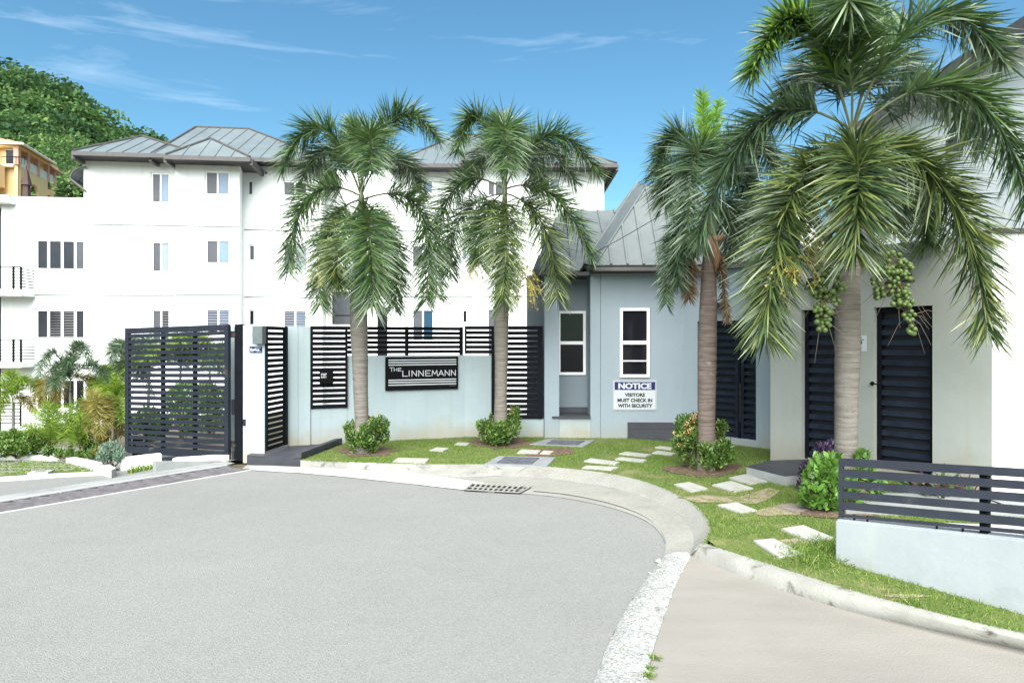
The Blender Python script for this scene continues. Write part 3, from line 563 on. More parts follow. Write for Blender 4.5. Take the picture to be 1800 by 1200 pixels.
# ragged grass fringe over the kerb edge
fr = []
for C in (K2, RT):
    for i in range(len(C) - 1):
        Lk = np.linalg.norm(C[i + 1] - C[i]); k = int(Lk * 260); t = nr.random(k)[:, None]; fr.append(C[i] * (1 - t) + C[i + 1] * t + nr.normal(0, .008, (k, 3)) * [1, 1, 0])
T = np.concatenate(fr); T[:, 2] = .094; n = len(T); D = nr.normal(0, .9, (n, 3)); D[:, 2] = .8; D = unit(D); a = nr.uniform(0, 6.28, n); Wv = np.c_[np.cos(a), np.sin(a), np.zeros(n)] * .003
V = np.stack([T - Wv, T + Wv, T + D * nr.uniform(.015, .045, n)[:, None]], 1).reshape(-1, 3); o = nmesh('kerb_grass', V, np.arange(3 * n).reshape(-1, 3), 3, M_grass); tag(o, 'ragged fringe of grass creeping over the kerb edge', 'grass', kind='stuff')
# weeds where the aggregate strip meets the side road
T = []
for (px, py, n) in [(1146, 1160, 60), (1138, 1192, 60), (1110, 1196, 30), (1142, 1178, 30)]:
    c = G(px, py); T.append(np.c_[nr.normal(c.x, .02, n), nr.normal(c.y, .012, n), np.full(n, .01)])
T = np.concatenate(T); n = len(T); D = nr.normal(0, .8, (n, 3)); D[:, 2] = 1; D = unit(D); V, Fq = leaf_arrays(T, D, unit(np.cross(D, nr.normal(0, 1, (n, 3)))), nr.uniform(.015, .045, n), np.full(n, .007), nr.uniform(.1, .6, n), 2)
o = nmesh('weeds', V, Fq, 4, M_grass); tag(o, 'small green weeds growing in the crack beside the side road', 'weeds', kind='stuff')

# ---------------------------------------------------------------- driveway drain with cross bars
e = ddir; nn = Vector((-e.y, e.x, 0)); nn = nn if nn.y > 0 else -nn         # nn points into the property
wN = abs((G(0, 881) - DN0).dot(nn))
t = thing('driveway_drain', 'long slotted driveway drain of worn steel grates crossing the gate entrance', 'drain', DN0)
S0, S1 = -0.02, 9.0
mb = MB(); mb.prism([e * S0, e * S1, e * S1 + nn * wN, e * S0 + nn * wN], (0, 0, -0.002)); o = mb.build('drain_pit', M_pit, t); o.location.z = -0.035
mb = MB()
for a0, b0 in ((-0.035, 0.0), (wN, wN + 0.03)):
    mb.prism([e * S0 + nn * a0, e * S1 + nn * a0, e * S1 + nn * b0, e * S0 + nn * b0], (0, 0, -0.05))
o = mb.build('drain_edge', M_white_conc, t); o.location.z = 0.006
panel = 1.02; k = 0; s = 0.0
while s < 8.5:
    mb = MB(); a = s + .012; b = s + panel - .012
    z0 = Vector((0, 0, -0.004))
    for (f0, f1) in ((0.012, 0.032), (wN - 0.032, wN - 0.012)): mb.prism([e * a + nn * f0 + z0, e * b + nn * f0 + z0, e * b + nn * f1 + z0, e * a + nn * f1 + z0], (0, 0, -.03))
    for s_ in (a, b - .02): mb.prism([e * s_ + nn * .033 + z0, e * (s_ + .02) + nn * .033 + z0, e * (s_ + .02) + nn * (wN - .033) + z0, e * s_ + nn * (wN - .033) + z0], (0, 0, -.03))
    # bars run along world X, clipped to the panel
    pan = [e * (a + .021) + nn * .033, e * (b - .021) + nn * .033, e * (b - .021) + nn * (wN - .033), e * (a + .021) + nn * (wN - .033)]
    ylo = min(p.y for p in pan); yhi = max(p.y for p in pan); yv = ylo + .02; Y = Vector((0, 1, 0))
    while yv < yhi - .01:
        q = clip(clip([p.copy() for p in pan], Y, yv, True), Y, yv + .05, False)
        if len(q) >= 3: mb.prism([p + z0 for p in q], (0, 0, -.022))
        yv += 0.14
    mb.build('drain_grate', M_grate, t); s += panel; k += 1
# gutter grate
t = thing('gutter_grate', 'parallelogram cast iron storm grate in the gutter with slanting slots', 'drain', G(875, 860))
gp = [G(815, 861.5, .012), G(829, 850, .018), G(934, 856, .018), G(914, 867, .012)]; c = G(875, 860); gp = [p - c + Vector((0, 0, .006)) for p in gp]
mb = MB(); mb.prism([p + Vector((0, 0, -.003)) for p in gp], (0, 0, -.003)); mb.build('grate_pit', M_pit, t)
A, B, C_, D_ = gp; mb = MB()
def quad(u0, v0, u1, v1, sh=0.0):
    f = lambda u, v: (A * (1 - u) + D_ * u) * (1 - v) + (B * (1 - u) + C_ * u) * v
    return [f(u0 + sh * (1 - v0), v0), f(u1 + sh * (1 - v0), v0), f(u1 + sh * (1 - v1), v1), f(u0 + sh * (1 - v1), v1)]
for r in ((0, 0, 1, .1), (0, .9, 1, 1), (0, .42, 1, .5), (0, 0, .03, 1), (.97, 0, 1, 1)): mb.prism(quad(*r), (0, 0, .004 + .0006 * r[3]))
for k in range(1, 11): mb.prism(quad(k / 11 - .018, .02, k / 11 + .018, .98, .05), (0, 0, .0035))
mb.build('grate_frame', M_kerb, t)
# low dark gap running from the grate round the bend
gl = smooth_curve([G(p[0], p[1], .011) for p in [(938, 863), (990, 868), (1050, 879), (1105, 895), (1140, 912), (1162, 934), (1172, 956)]], 40); 
gm = np.stack([gl[:, 0], gl[:, 1] + .02, gl[:, 2]], 1); o = loft('gutter_joint', [gl, gm], M_pit); o['kind'] = 'structure'

# ---------------------------------------------------------------- inner drive behind the drain
sN = wN + .03
def strip(name, n0, n1, m, z0=0.0, s0=-.15, s1=16):
    a, b, c, d = [DN0 + e * s_ + nn * n_ for s_, n_ in ((s0, n0), (s1, n0), (s1, n1), (s0, n1))]
    P = [(p.x, p.y, z0) for p in (a, b, c, d)]; return sheet(name, P, m)
strip('drive_threshold', sN, sN + .26, M_strip, 0.004)
# sloping asphalt drive
dp = [DN0 + e * s_ + nn * n_ for s_, n_ in ((-1.2, sN + .26), (16, sN + .26), (16, sN + 14), (-1.2, sN + 14))]
P = [(p.x, p.y, zi(p.x, p.y) + .0) for p in dp]; P[0] = (*P[0][:2], 0.0); P[1] = (*P[1][:2], 0.0)
sheet('driveway', P, M_asph)
def gi(pts, dz): return [GI(a, b, dz) for a, b in pts]
def raised(name, pts, dz, h, m, kind='structure'):
    mb = MB(); mb.prism([GI(a, b, dz) for a, b in pts], (0, 0, -h)); o = mb.build(name, m); 
    if kind: o['kind'] = kind
    return o
sheet('parking_turf', gi([(-140, 850), (0, 836), (100, 830), (195, 828), (150, 812), (112, 803), (60, 801.5), (-140, 800)], .035), M_turf)
raised('parking_kerb', [(-140, 858), (0, 842), (100, 835), (205, 829.5), (195, 827), (100, 831), (0, 837), (-140, 852)], .05, .12, M_white_conc)
raised('planter_kerb', [(-140, 797), (30, 794), (110, 796.5), (135, 803), (190, 814), (204, 822), (196, 826), (182, 822), (150, 812), (112, 803), (60, 801), (-140, 802)], .12, .13, M_white_conc)
# pavers: rows of pale blocks in the grass
outl = [(p.x, p.y) for p in gi([(-30, 838), (0, 835), (100, 829), (190, 827), (150, 813), (112, 804), (60, 802.5), (-30, 802)], .04)]
c0 = GI(60, 815, .04); av = math.radians(62); mb = MB()
for i in range(-70, 70):
    for j in range(-90, 90):
        u, v = i * .25, j * .21 + .4 * (i % 2) * .21; x = c0.x + u * math.cos(av) - v * math.sin(av); y = c0.y + u * math.sin(av) + v * math.cos(av)
        if rnd.random() < .05 or not in_poly(np.array([[x, y]]), outl)[0]: continue
        a_ = av + rnd.uniform(-.08, .08); du = Vector((math.cos(a_), math.sin(a_))) * .07; dv = Vector((-math.sin(a_), math.cos(a_))) * .009; q = [Vector((x, y)) + s1 * du + s2 * dv for s1, s2 in ((-1, -1), (1, -1), (1, 1), (-1, 1))]
        mb.prism([(p.x, p.y, zi(p.x, p.y) + .052) for p in q], (0, 0, -.02))
o = mb.build('paver_blocks', M_stone); tag(o, 'slanting rows of small pale concrete paver ribs on the visitor bay', 'pavers', kind='stuff')
P = np.array([(p.x, p.y) for p in gi([(-30, 838), (0, 835), (100, 829), (190, 827), (150, 813), (112, 804), (60, 802.5), (-30, 802)], .04)]); lo, hi = P.min(0), P.max(0)
Q = nr.uniform(lo, hi, (26000, 2)); Q = Q[in_poly(Q, [tuple(p) for p in P])]; n = len(Q); zz = np.array([zi(a, b) for a, b in Q]) + .033; P3 = np.c_[Q, zz]; D = nr.normal(0, .6, (n, 3)); D[:, 2] = 1; D = unit(D); a = nr.uniform(0, 6.28, n); Wv = np.c_[np.cos(a), np.sin(a), np.zeros(n)] * .007
V = np.stack([P3 - Wv, P3 + Wv, P3 + D * nr.uniform(.02, .035, n)[:, None]], 1).reshape(-1, 3); o = nmesh('paver_grass', V, np.arange(3 * n).reshape(-1, 3), 3, M_grass); tag(o, 'grass growing between the pale paving blocks of the visitor bay', 'grass', kind='stuff')
cq = [(48, 830.5), (58, 826.5), (95, 825.5), (84, 829.5)]; mb = MB(); mb.prism(gi(cq, .06), (0, 0, -.05)); o = mb.build('drain_cover', M_stone); tag(o, 'small pale drain cover with a dark slot in the paved visitor bay', 'drain cover')
mb = MB(); mb.prism(gi([(60, 829), (64, 827.6), (82, 827.2), (77, 828.7)], .063), (0, 0, -.004)); mb.build('slot', M_grate, o)
cx_ = np.arange(-3.7, 5, .9); cy_ = np.arange(11.6, 28, .9); V = [(x, y, zi(x, y) - .02) for y in cy_ for x in cx_]; n_ = len(cx_)
me = bpy.data.meshes.new('courtyard'); me.from_pydata(V, [], [(j * n_ + i, j * n_ + i + 1, (j + 1) * n_ + i + 1, (j + 1) * n_ + i) for j in range(len(cy_) - 1) for i in range(n_ - 1)]); o = link('courtyard', me, M_white_conc); o['kind'] = 'structure'
# low walls seen beneath the gate
def lowwall(px0, py0, px1, py1, h, m, name, label, th=.12):
    a, b = GI(px0, py0), GI(px1, py1); f = Fac(a, b); t_ = f.thing(name, label, 'wall'); z = min(a.z, b.z) - .1
    mb = MB(); u = f.len; mb.add([(0, 0, z), (u, 0, z), (u, th, z), (0, th, z), (0, 0, a.z + h), (u, 0, b.z + h), (u, th, b.z + h), (0, th, a.z + h)], [(0, 3, 2, 1), (4, 5, 6, 7), (0, 1, 5, 4), (1, 2, 6, 5), (2, 3, 7, 6), (3, 0, 4, 7)]); mb.build('wall_body', m, t_)
a = G(274, 828); b = G(392, 812); f = Fac(a, b)
mb = MB(); mb.add([(0, 0, -.1), (f.len, 0, -.1), (f.len, .1, -.1), (0, .1, -.1), (0, 0, .12), (f.len, 0, .015), (f.len, .1, .015), (0, .1, .12)], [(0, 3, 2, 1), (4, 5, 6, 7), (0, 1, 5, 4), (1, 2, 6, 5), (2, 3, 7, 6), (3, 0, 4, 7)])
o = mb.build('low_wall', M_strip); o.location = f.loc; o.rotation_euler = (0, 0, f.rz); tag(o, 'low grey concrete kerb wall sloping up towards the gate post', 'wall')
lowwall(214, 830, 284, 821, .19, M_white, 'planter_wall', 'low white planter wall below the open end of the sliding gate')
lowwall(303, 818, 402, 811.5, .10, M_white, 'planter_wall', 'low white planter wall under the hinge half of the gate')
c = GI(348, 814); mb = MB(); mb.box(-.045, .045, -.05, .05, -.1, .10); o = mb.build('bollard', M_black); o.location = c; tag(o, 'short black square post standing under the vehicle gate', 'bollard')
c = GI(236, 812); mb = MB(); mb.box(-.02, .02, -.02, .02, 0, .40); mb.box(.02, .14, -.01, .01, .33, .37); mb.box(.02, .14, -.01, .01, .22, .26); mb.box(.02, .14, -.01, .01, .1, .14); o = mb.build('step_rail', M_black); o.location = c; tag(o, 'short black rail with three bars beneath the free end of the gate', 'rail')
# ---------------------------------------------------------------- entrance: vehicle gate, pillar, pedestrian gate
def slatted(F, parent, xl, xr, ztop, zbot, n, gapf, m, d0, d1, name='slat'):
    """n horizontal slats between local x positions; ztop/zbot are (left,right) heights"""
    sp = 1.0 / (n - gapf)
    for k in range(n):
        a0, a1 = k * sp, k * sp + sp * (1 - gapf)
        zl0, zl1 = [ztop[0] + (zbot[0] - ztop[0]) * a for a in (a0, a1)]; zr0, zr1 = [ztop[1] + (zbot[1] - ztop[1]) * a for a in (a0, a1)]
        mb = MB(); mb.prism([(xl, d0, zl0), (xr, d0, zr0), (xr, d0, zr1), (xl, d0, zl1)], (0, d1 - d0, 0)); mb.build(name, m, parent)
def post(F, parent, px0, px1, pyt, pyb, d0, d1, m, name='post'):
    mb = MB(); a, zt = F.uz(px0, pyt); b, _ = F.uz(px1, pyt); _, zb = F.uz(px0, pyb); mb.box(min(a, b), max(a, b), F.d + d0, F.d + d1, zb, zt); return mb.build(name, m, parent)

# big gate leaf, standing open
gL, gR = (-6.0, 10.62), (-4.06, 9.8); FG = Fac(gL, gR); tg = FG.thing('vehicle_gate', 'tall charcoal slatted steel driveway gate leaf standing open at the left', 'gate')
(ul, ztl), (ur, ztr) = FG.uz(221.5, 577), FG.uz(403, 570); zbl = FG.uz(221.5, 795)[1]; zbr = FG.uz(403, 807)[1]
fw = .075; lerp = lambda a, b, t: a + (b - a) * t
zt = lambda u: lerp(ztl, ztr, (u - ul) / (ur - ul)); zb_ = lambda u: lerp(zbl, zbr, (u - ul) / (ur - ul))
def gprism(x0, x1, zf0, zf1, d0, d1, name, m, par): mb = MB(); mb.prism([(x0, d0, zf1(x0)), (x1, d0, zf1(x1)), (x1, d0, zf0(x1)), (x0, d0, zf0(x0))], (0, d1 - d0, 0)); return mb.build(name, m, par)
gprism(ul, ul + fw, zb_, zt, -.02, .03, 'gate_stile', M_gatepaint, tg); gprism(ur - fw, ur, zb_, zt, -.02, .03, 'gate_stile', M_gatepaint, tg)
H = lambda f: (lambda u: zb_(u) + (zt(u) - zb_(u)) * f)
gprism(ul + fw, ur - fw, H(.955), zt, -.018, .028, 'gate_rail', M_gatepaint, tg); gprism(ul + fw, ur - fw, zb_, H(.055), -.018, .028, 'gate_rail', M_gatepaint, tg)
ns = 20
for k in range(ns):
    a = .055 + (.9) * (k + .27) / (ns + .0); b = .055 + .9 * (k + 1) / ns - .0
    a, b = a - .0, b - .0
    gprism(ul + fw, ur - fw, H(a), H(b - .004), -.014, .014, 'slat', M_gatepaint, tg)
for f in (.36, .67, .19):
    u = ul + (ur - ul) * f
    if f == .19: gprism(u - .02, u + .02, H(.055), H(.26), .016, .045, 'brace', M_black, tg)
    else: gprism(u - .03, u + .03, H(.055), H(.955), .016, .05, 'brace', M_black, tg)
# post, hinges, pillar
P0 = Vector((-3.86, 9.8)); FP = Fac((-4.02, 9.86), (-3.53, 9.74))
tp = FP.thing('gate_pillar', 'white rendered pillar between the driveway gate and the pedestrian gate', 'pillar')
a, z1 = FP.uz(427, 571); b, _ = FP.uz(465.5, 571); vq = FP.local(FP.world((0, 0, 0)) + Vector((-.14, .40, 0))); mb = MB(); mb.prism([(a, 0, -.05), (b, 0, -.05), (b + vq.x, vq.y, -.05), (a + vq.x, vq.y, -.05)], (0, 0, z1 + .05)); mb.build('pillar_body', M_pillar, tp, bevel=.006)
a2, z2 = FP.off(.3).uz(403.5, 571)[0], z1 - .02; mb = MB(); b2 = FP.off(.3).uz(416, 571)[0]; mb.box(a2 - .05, a - .002, .26, .42, -.05, z2); mb.build('pillar_return', M_pillar, tp)
tq = FP.thing('gate_post', 'black square steel hinge post with rusty foot beside the white pillar', 'post')
a3 = FP.uz(413.5, 571)[0]; mb = MB(); mb.box(a3, a - .004, -.02, .07, -.02, z1 + .01); mb.build('post_body', M_black, tq, bevel=.003)
def hinge(py):
    u, z = FP.uz(409, py); mb = MB(); mb.box(u - .085, u + .03, -.01, .03, z + .03, z + .05); mb.tube([(u - .01, .01, z - .045), (u - .01, .01, z + .04)], .024, 10); mb.box(u - .03, u + .06, -.025, .02, z - .03, z + .015); mb.box(u - .01, u + .045, -.03, -.012, z - .045, z - .02); mb.build('hinge', M_iron, tq, bevel=.003)
hinge(588); hinge(781)
u, z = FP.uz(411, 715); mb = MB(); mb.box(u - .03, u + .025, -.02, .05, z - .11, z + .11); mb.build('lock_case', M_plast, tq, bevel=.006)
u, z = FP.uz(409, 800); mb = MB(); mb.box(u + .0, u + .03, -.01, .05, -.02, .12); mb.build('rusty_foot', M_iron, tq)
u, z = FP.uz(430.5, 742); mb = MB(); mb.box(u - .015, u + .015, -.03, 0, z - .045, z + .045); o = mb.build('door_sensor', M_plast, None, bevel=.003); o.location = FP.loc; o.rotation_euler = (0, 0, FP.rz); tag(o, 'small black sensor box low on the white gate pillar', 'sensor')
ts = FP.thing('alarm_sign', 'small navy blue sign with white lettering high on the gate pillar', 'sign')
mb = MB(); FP.rect(mb, 439.5, 609, 461, 619.5, -.012, -.001); mb.build('sign_plate', M_navy, ts)
x0, zA = FP.uz(441, 612); x1, zB = FP.uz(460, 616.3); 
mb = MB(); xx = x0 + .002
for wd_, hh in zip((.016, .004, .012, .014, .010, .016, .010, .012, .014, .012), (1, 1, .7, .7, .7, 1, .7, .7, .7, .7)):
    if xx + wd_ > x1: break
    mb.box(xx, xx + wd_, -.0145, -.0125, zB, zB + (zA - zB) * hh); xx += wd_ + .0025
for (xa, xb, ya) in ((450, 459.5, 610.3), (441, 446.5, 617.2), (452, 460, 617.2)):
    a_, za = FP.uz(xa, ya); b_, _ = FP.uz(xb, ya); mb.box(a_, b_, -.0145, -.0125, za - .006, za)
mb.build('sign_lettering', M_signwhite, ts)
FB = FP; tb = FP.thing('control_box', 'dull grey green metal box fixed at the top right of the gate pillar', 'box')
mb = MB(); a_, zc = FP.uz(451, 573.5); b_, _ = FP.uz(465, 573.5); zd = FP.uz(451, 604.5)[1]; mb.box(a_, b_ + .03, -.10, -.002, zd, zc); mb.build('box_body', M_box, tb, bevel=.004)
mb = MB(); mb.box(a_ - .02, a_ - .0015, -.07, -.03, zd + .09, zd + .16); mb.build('latch', M_plast, tb)
# pedestrian gate turned into the property
FQ = Fac((-3.53, 9.74), (-3.44, 10.42)); 
FQ = Fac((-3.525, 9.76), (-3.43, 10.40)); tpg = FQ.thing('pedestrian_gate', 'narrow black slatted pedestrian gate between pillar and wall', 'gate')
uL, zL = FQ.uz(466.5, 574); uR, zR = FQ.uz(504, 573.5); zbL = FQ.uz(466.5, 789.5)[1]; zbR = FQ.uz(504, 783)[1]
uL = max(uL, 0.02); uR = min(uR, FQ.len + .1); zT = (zL + zR) / 2; zBt = (zbL + zbR) / 2
mb = MB(); mb.box(uR - .09, uR, -.02, .02, zBt, zT); mb.build('gate_stile', M_black, tpg); mb = MB(); mb.box(uL - .02, uL + .02, -.02, .02, zBt, zT); mb.build('gate_stile', M_black, tpg)
slatted(FQ, tpg, uL + .02, uR - .09, (zT, zT), (zBt, zBt), 23, .33, M_black, -.014, .014)
# perimeter wall in four bays
FA = Fac((-3.42, 10.50), (-2.98, 10.62)); FS = Fac((-3.14, 10.60), (-0.80, 11.50)); FR = Fac((-0.80, 11.50), (0.62, 11.46))
tw = FS.thing('perimeter_wall', 'long pale blue grey boundary wall carrying the name sign and black slats', 'wall')
topz = FS.uz(680, 625)[1]
def wb(F, px0, px1, z0, z1, th=.2, name='wall_bay', d=0.0, m=None):
    mb = MB(); a_, _ = F.uz(px0, 700); b_, _ = F.uz(px1, 700); q = [F.world((x, y, 0)) for x, y in ((a_, d), (b_, d), (b_, th), (a_, th))]; q = [FS.local(p) for p in q]
    mb.prism([(p.x, p.y, z0) for p in q], (0, 0, z1 - z0)); return mb.build(name, m or M_wallblue, tw, bevel=.004)
zpt = FA.uz(505, 573.5)[1]
wb(FA, 505, 524, .05, zpt, .22); wb(FA, 524.3, 545.5, .05, zpt, .19, d=-.012)
zpan = FS.uz(545, 718)[1]
def fsx(px): return FS.uz(px, 600)[0]
mb = MB(); mb.box(fsx(545.5), fsx(610.5), 0, .2, .05, zpan - .01); mb.build('wall_bay', M_wallblue, tw, bevel=.004)
mb = MB(); mb.box(fsx(610.6), FS.len - .001, 0, .2, .05, topz); mb.build('wall_bay', M_wallblue, tw, bevel=.004)
zt2 = FR.uz(840, 625)[1]; wb(FR, 815.6, 868, .05, zt2, .2, d=.004); zlow = FR.uz(900, 735.5)[1]; wb(FR, 868, 956, .05, zlow, .2, d=.0)
# slatted panel with mail box
def slat_panel(F, name, label, px0, px1, pyt, pyb, n, gapf, stiles=(9, 9), zoff=0.0, bottom=True, posts=(), d=(.02, .07), cat='railing', zs=None, group=None):
    t_ = F.thing(name, label, cat, group); a_, zt_ = F.uz(px0, pyt); b_, zt2_ = F.uz(px1, pyt); zb1 = F.uz(px0, pyb)[1]
    if zs: zt_, zb1 = zs
    pxm = F.len / max(1, abs(px1 - px0)); s0 = F.uz(px0 + stiles[0], pyt)[0] if stiles[0] else a_; s1 = F.uz(px1 - stiles[1], pyt)[0] if stiles[1] else b_
    if stiles[0]: mb = MB(); mb.box(a_, s0, d[0], d[1], zb1, zt_); mb.build('stile', M_black, t_)
    if stiles[1]: mb = MB(); mb.box(s1, b_, d[0], d[1], zb1, zt_); mb.build('stile', M_black, t_)
    slatted(F, t_, s0 + .001, s1 - .001, (zt_, zt_), (zb1, zb1), n, gapf, M_black, d[0] + .008, d[1] - .015)
    for p in posts: mb = MB(); u_ = F.uz(p, pyt)[0]; mb.box(u_ - .025, u_ + .025, d[0] - .001, d[1] + .002, zb1 - .06, zt_ + .003); mb.build('post', M_black, t_)
    return t_, a_, b_, zt_, zb1
ztop = FS.uz(545, 573)[1]
slat_panel(FS, 'slat_screen', 'tall black slatted screen with a dark mail box beside the pedestrian gate', 546, 610.5, 573, 718, 16, .3, (4, 3.5), d=(-.035, .02), cat='screen', zs=(ztop, zpan))
slat_panel(FS, 'wall_railing', 'black six slat railing on top of the name sign wall', 611.5, 815, 573, 622, 6, .3, (0, 0), posts=(716, 812), zs=(ztop, topz + .035), cat='railing')
for p in (612, 702, 752, 808):
    pass
slat_panel(FR, 'wall_railing', 'short black railing section left of the second palm trunk', 816.6, 866, 573, 622, 6, .3, (3, 0), zs=(FR.uz(840, 573)[1], zt2 + .035))
mb = MB(); u_, zq = FR.uz(864, 545); u2_, _ = FR.uz(877, 545); mb.box(u_, u2_, -.03, .08, zlow, ztop + .02); o = mb.build('gate_stanchion', M_black); o.location = FR.loc; o.rotation_euler = (0, 0, FR.rz); tag(o, 'thick black steel stanchion partly behind the second palm trunk', 'post')
slat_panel(FR, 'slat_gate', 'black slatted panel on a low wall between second palm and gatehouse', 878, 954, 573, 735.5, 18, .3, (2, 9), d=(-.03, .03), cat='screen', zs=(FR.uz(900, 573)[1], zlow))
# mail box
tm = FS.thing('mail_box', 'black mail box with white characters fixed on the slatted screen', 'mail box'); a_, z_ = FS.uz(561, 649.5); b_, _ = FS.uz(584.5, 649.5); zc = FS.uz(561, 674)[1]
mb = MB(); mb.box(a_, b_, -.12, -.037, zc, z_); mb.build('box_body', M_signblack, tm, bevel=.008)
Fm = FS.off(-.122); xa, za = Fm.uz(564.5, 655.8); xb, zb = Fm.uz(574.5, 660.2); text('P8P', xa, zb, xb, za, -.121, M_signwhite, tm, bold=.02); xa, za = Fm.uz(564, 660.8); xb, zb = Fm.uz(573.5, 664.2); text('6001', xa, zb, xb, za, -.121, M_signwhite, tm, bold=.02)
# name sign
tn = FS.thing('name_sign', 'black name board with white letters and stripes on the pale wall', 'sign')
Fn = FS.off(-.05); x0, zA = Fn.uz(678, 628); x1, _ = Fn.uz(805.5, 628); zB = Fn.uz(678, 686.5)[1]; zA2 = Fn.uz(805.5, 626)[1]; zA = (zA + zA2) / 2; 
mb = MB(); mb.box(x0, x1, -.05, -.0, zB, zA); mb.build('sign_board', M_signblack, tn, bevel=.004)
Wn, Hn = x1 - x0, zA - zB; sx = lambda f: x0 + Wn * f; sz = lambda f: zA - Hn * f
for f in (.075, .147, .22, .675, .745, .82):
    mb = MB(); mb.box(sx(.035), sx(.97), -.056, -.0505, sz(f + .034), sz(f)); mb.build('sign_stripe', M_signwhite, tn)
SW = .011
def stroke_text(s, xs_, z0, z1, wd):
    mb = MB(); 
    G_ = {'L': [((0, 1), (0, 0)), ((0, 0), (1, 0))], 'I': [((.5, 0), (.5, 1))], 'N': [((0, 0), (0, 1)), ((0, 1), (1, 0)), ((1, 0), (1, 1))], 'E': [((0, 0), (0, 1)), ((0, 1), (1, 1)), ((0, .5), (.8, .5)), ((0, 0), (1, 0))],
          'M': [((0, 0), (.12, 1)), ((.12, 1), (.5, .3)), ((.5, .3), (.88, 1)), ((.88, 1), (1, 0))], 'A': [((0, 0), (.5, 1)), ((.5, 1), (1, 0)), ((.22, .32), (.78, .32))], 'T': [((0, 1), (1, 1)), ((.5, 0), (.5, 1))], 'H': [((0, 0), (0, 1)), ((1, 0), (1, 1)), ((0, .5), (1, .5))]}
    yy = 0
    for ch, (xa, xb) in zip(s, xs_):
        for (p, q) in G_[ch]:
            a = Vector((sx(xa + (xb - xa) * p[0]), 0, z0 + (z1 - z0) * p[1])); b = Vector((sx(xa + (xb - xa) * q[0]), 0, z0 + (z1 - z0) * q[1])); d = (b - a).normalized(); n_ = Vector((-d.z, 0, d.x)) * wd / 2; ex = d * wd * .5; yy += 1e-5
            mb.prism([a - n_ - ex + Vector((0, -.0565 - yy, 0)), b - n_ + ex + Vector((0, -.0565 - yy, 0)), b + n_ + ex + Vector((0, -.0565 - yy, 0)), a + n_ - ex + Vector((0, -.0565 - yy, 0))], (0, .0055, 0))
    return mb
stroke_text('T', [(.052, .105)], sz(.42), sz(.315), .009).build('lettering', M_signwhite, tn); stroke_text('HE', [(.112, .15), (.168, .205)], sz(.42), sz(.335), .008).build('lettering', M_signwhite, tn)
xs_ = [(.228, .288), (.298, .33), (.352, .415), (.445, .508), (.54, .605), (.628, .705), (.72, .79), (.812, .872), (.90, .958)]
stroke_text('LINNEMANN', xs_, sz(.578), sz(.42), .0125).build('lettering', M_signwhite, tn)
mb = MB(); mb.box(sx(.87), sx(.965), -.0535, -.0502, sz(.905), sz(.885)); mb.build('small_print', M_ggrey, tn)
# tiled platform at the pedestrian gate
tt = thing('tiled_platform', 'charcoal tiled entrance platform in front of the pedestrian gate', 'step', G(480, 800, .1)); c = G(480, 800, .1)
A = G(434, 799.5, .1); B = G(529, 806, .1); Cc = G(606, 776.5, .1); D = Vector((-3.05, 10.66, .1)); E = Vector((-3.75, 10.3, .1))
fl = [A, B, Cc, D, E]; mb = MB(); mb.prism([p - c - Vector((0, 0, .012)) for p in fl], (0, 0, -.14)); mb.build('platform_body', M_tile, tt)
ee = (B - A).normalized(); n2 = Vector((-ee.y, ee.x, 0))
for i in range(-2, 12):
    for j in range(0, 8):
        q = [A + ee * (i * .3) + n2 * (j * .3), A + ee * (i * .3 + .294) + n2 * (j * .3), A + ee * (i * .3 + .294) + n2 * (j * .3 + .294), A + ee * (i * .3) + n2 * (j * .3 + .294)]
        for k in range(len(fl)):
            p, r = fl[k], fl[(k + 1) % len(fl)]; dd = (r - p).normalized(); inn = Vector((-dd.y, dd.x, 0)); q = clip(q, inn, p.dot(inn) - .0, True) if len(q) >= 3 else []
        if len(q) >= 3: mb = MB(); mb.prism([p - c for p in q], (0, 0, -.010)); mb.build('tile', M_tile, tt)
mb = MB(); p = G(521, 797, .18) ; a_, b_ = B + Vector((0, .02, .002)), Cc + Vector((0, .02, .002)); d_ = (b_ - a_).normalized(); o_ = Vector((-d_.y, d_.x, 0)) * .09
mb.prism([q - c for q in (a_, b_, b_ + o_, a_ + o_)], (0, 0, .075)); mb.build('tiled_upstand', M_tile, tt, bevel=.004)

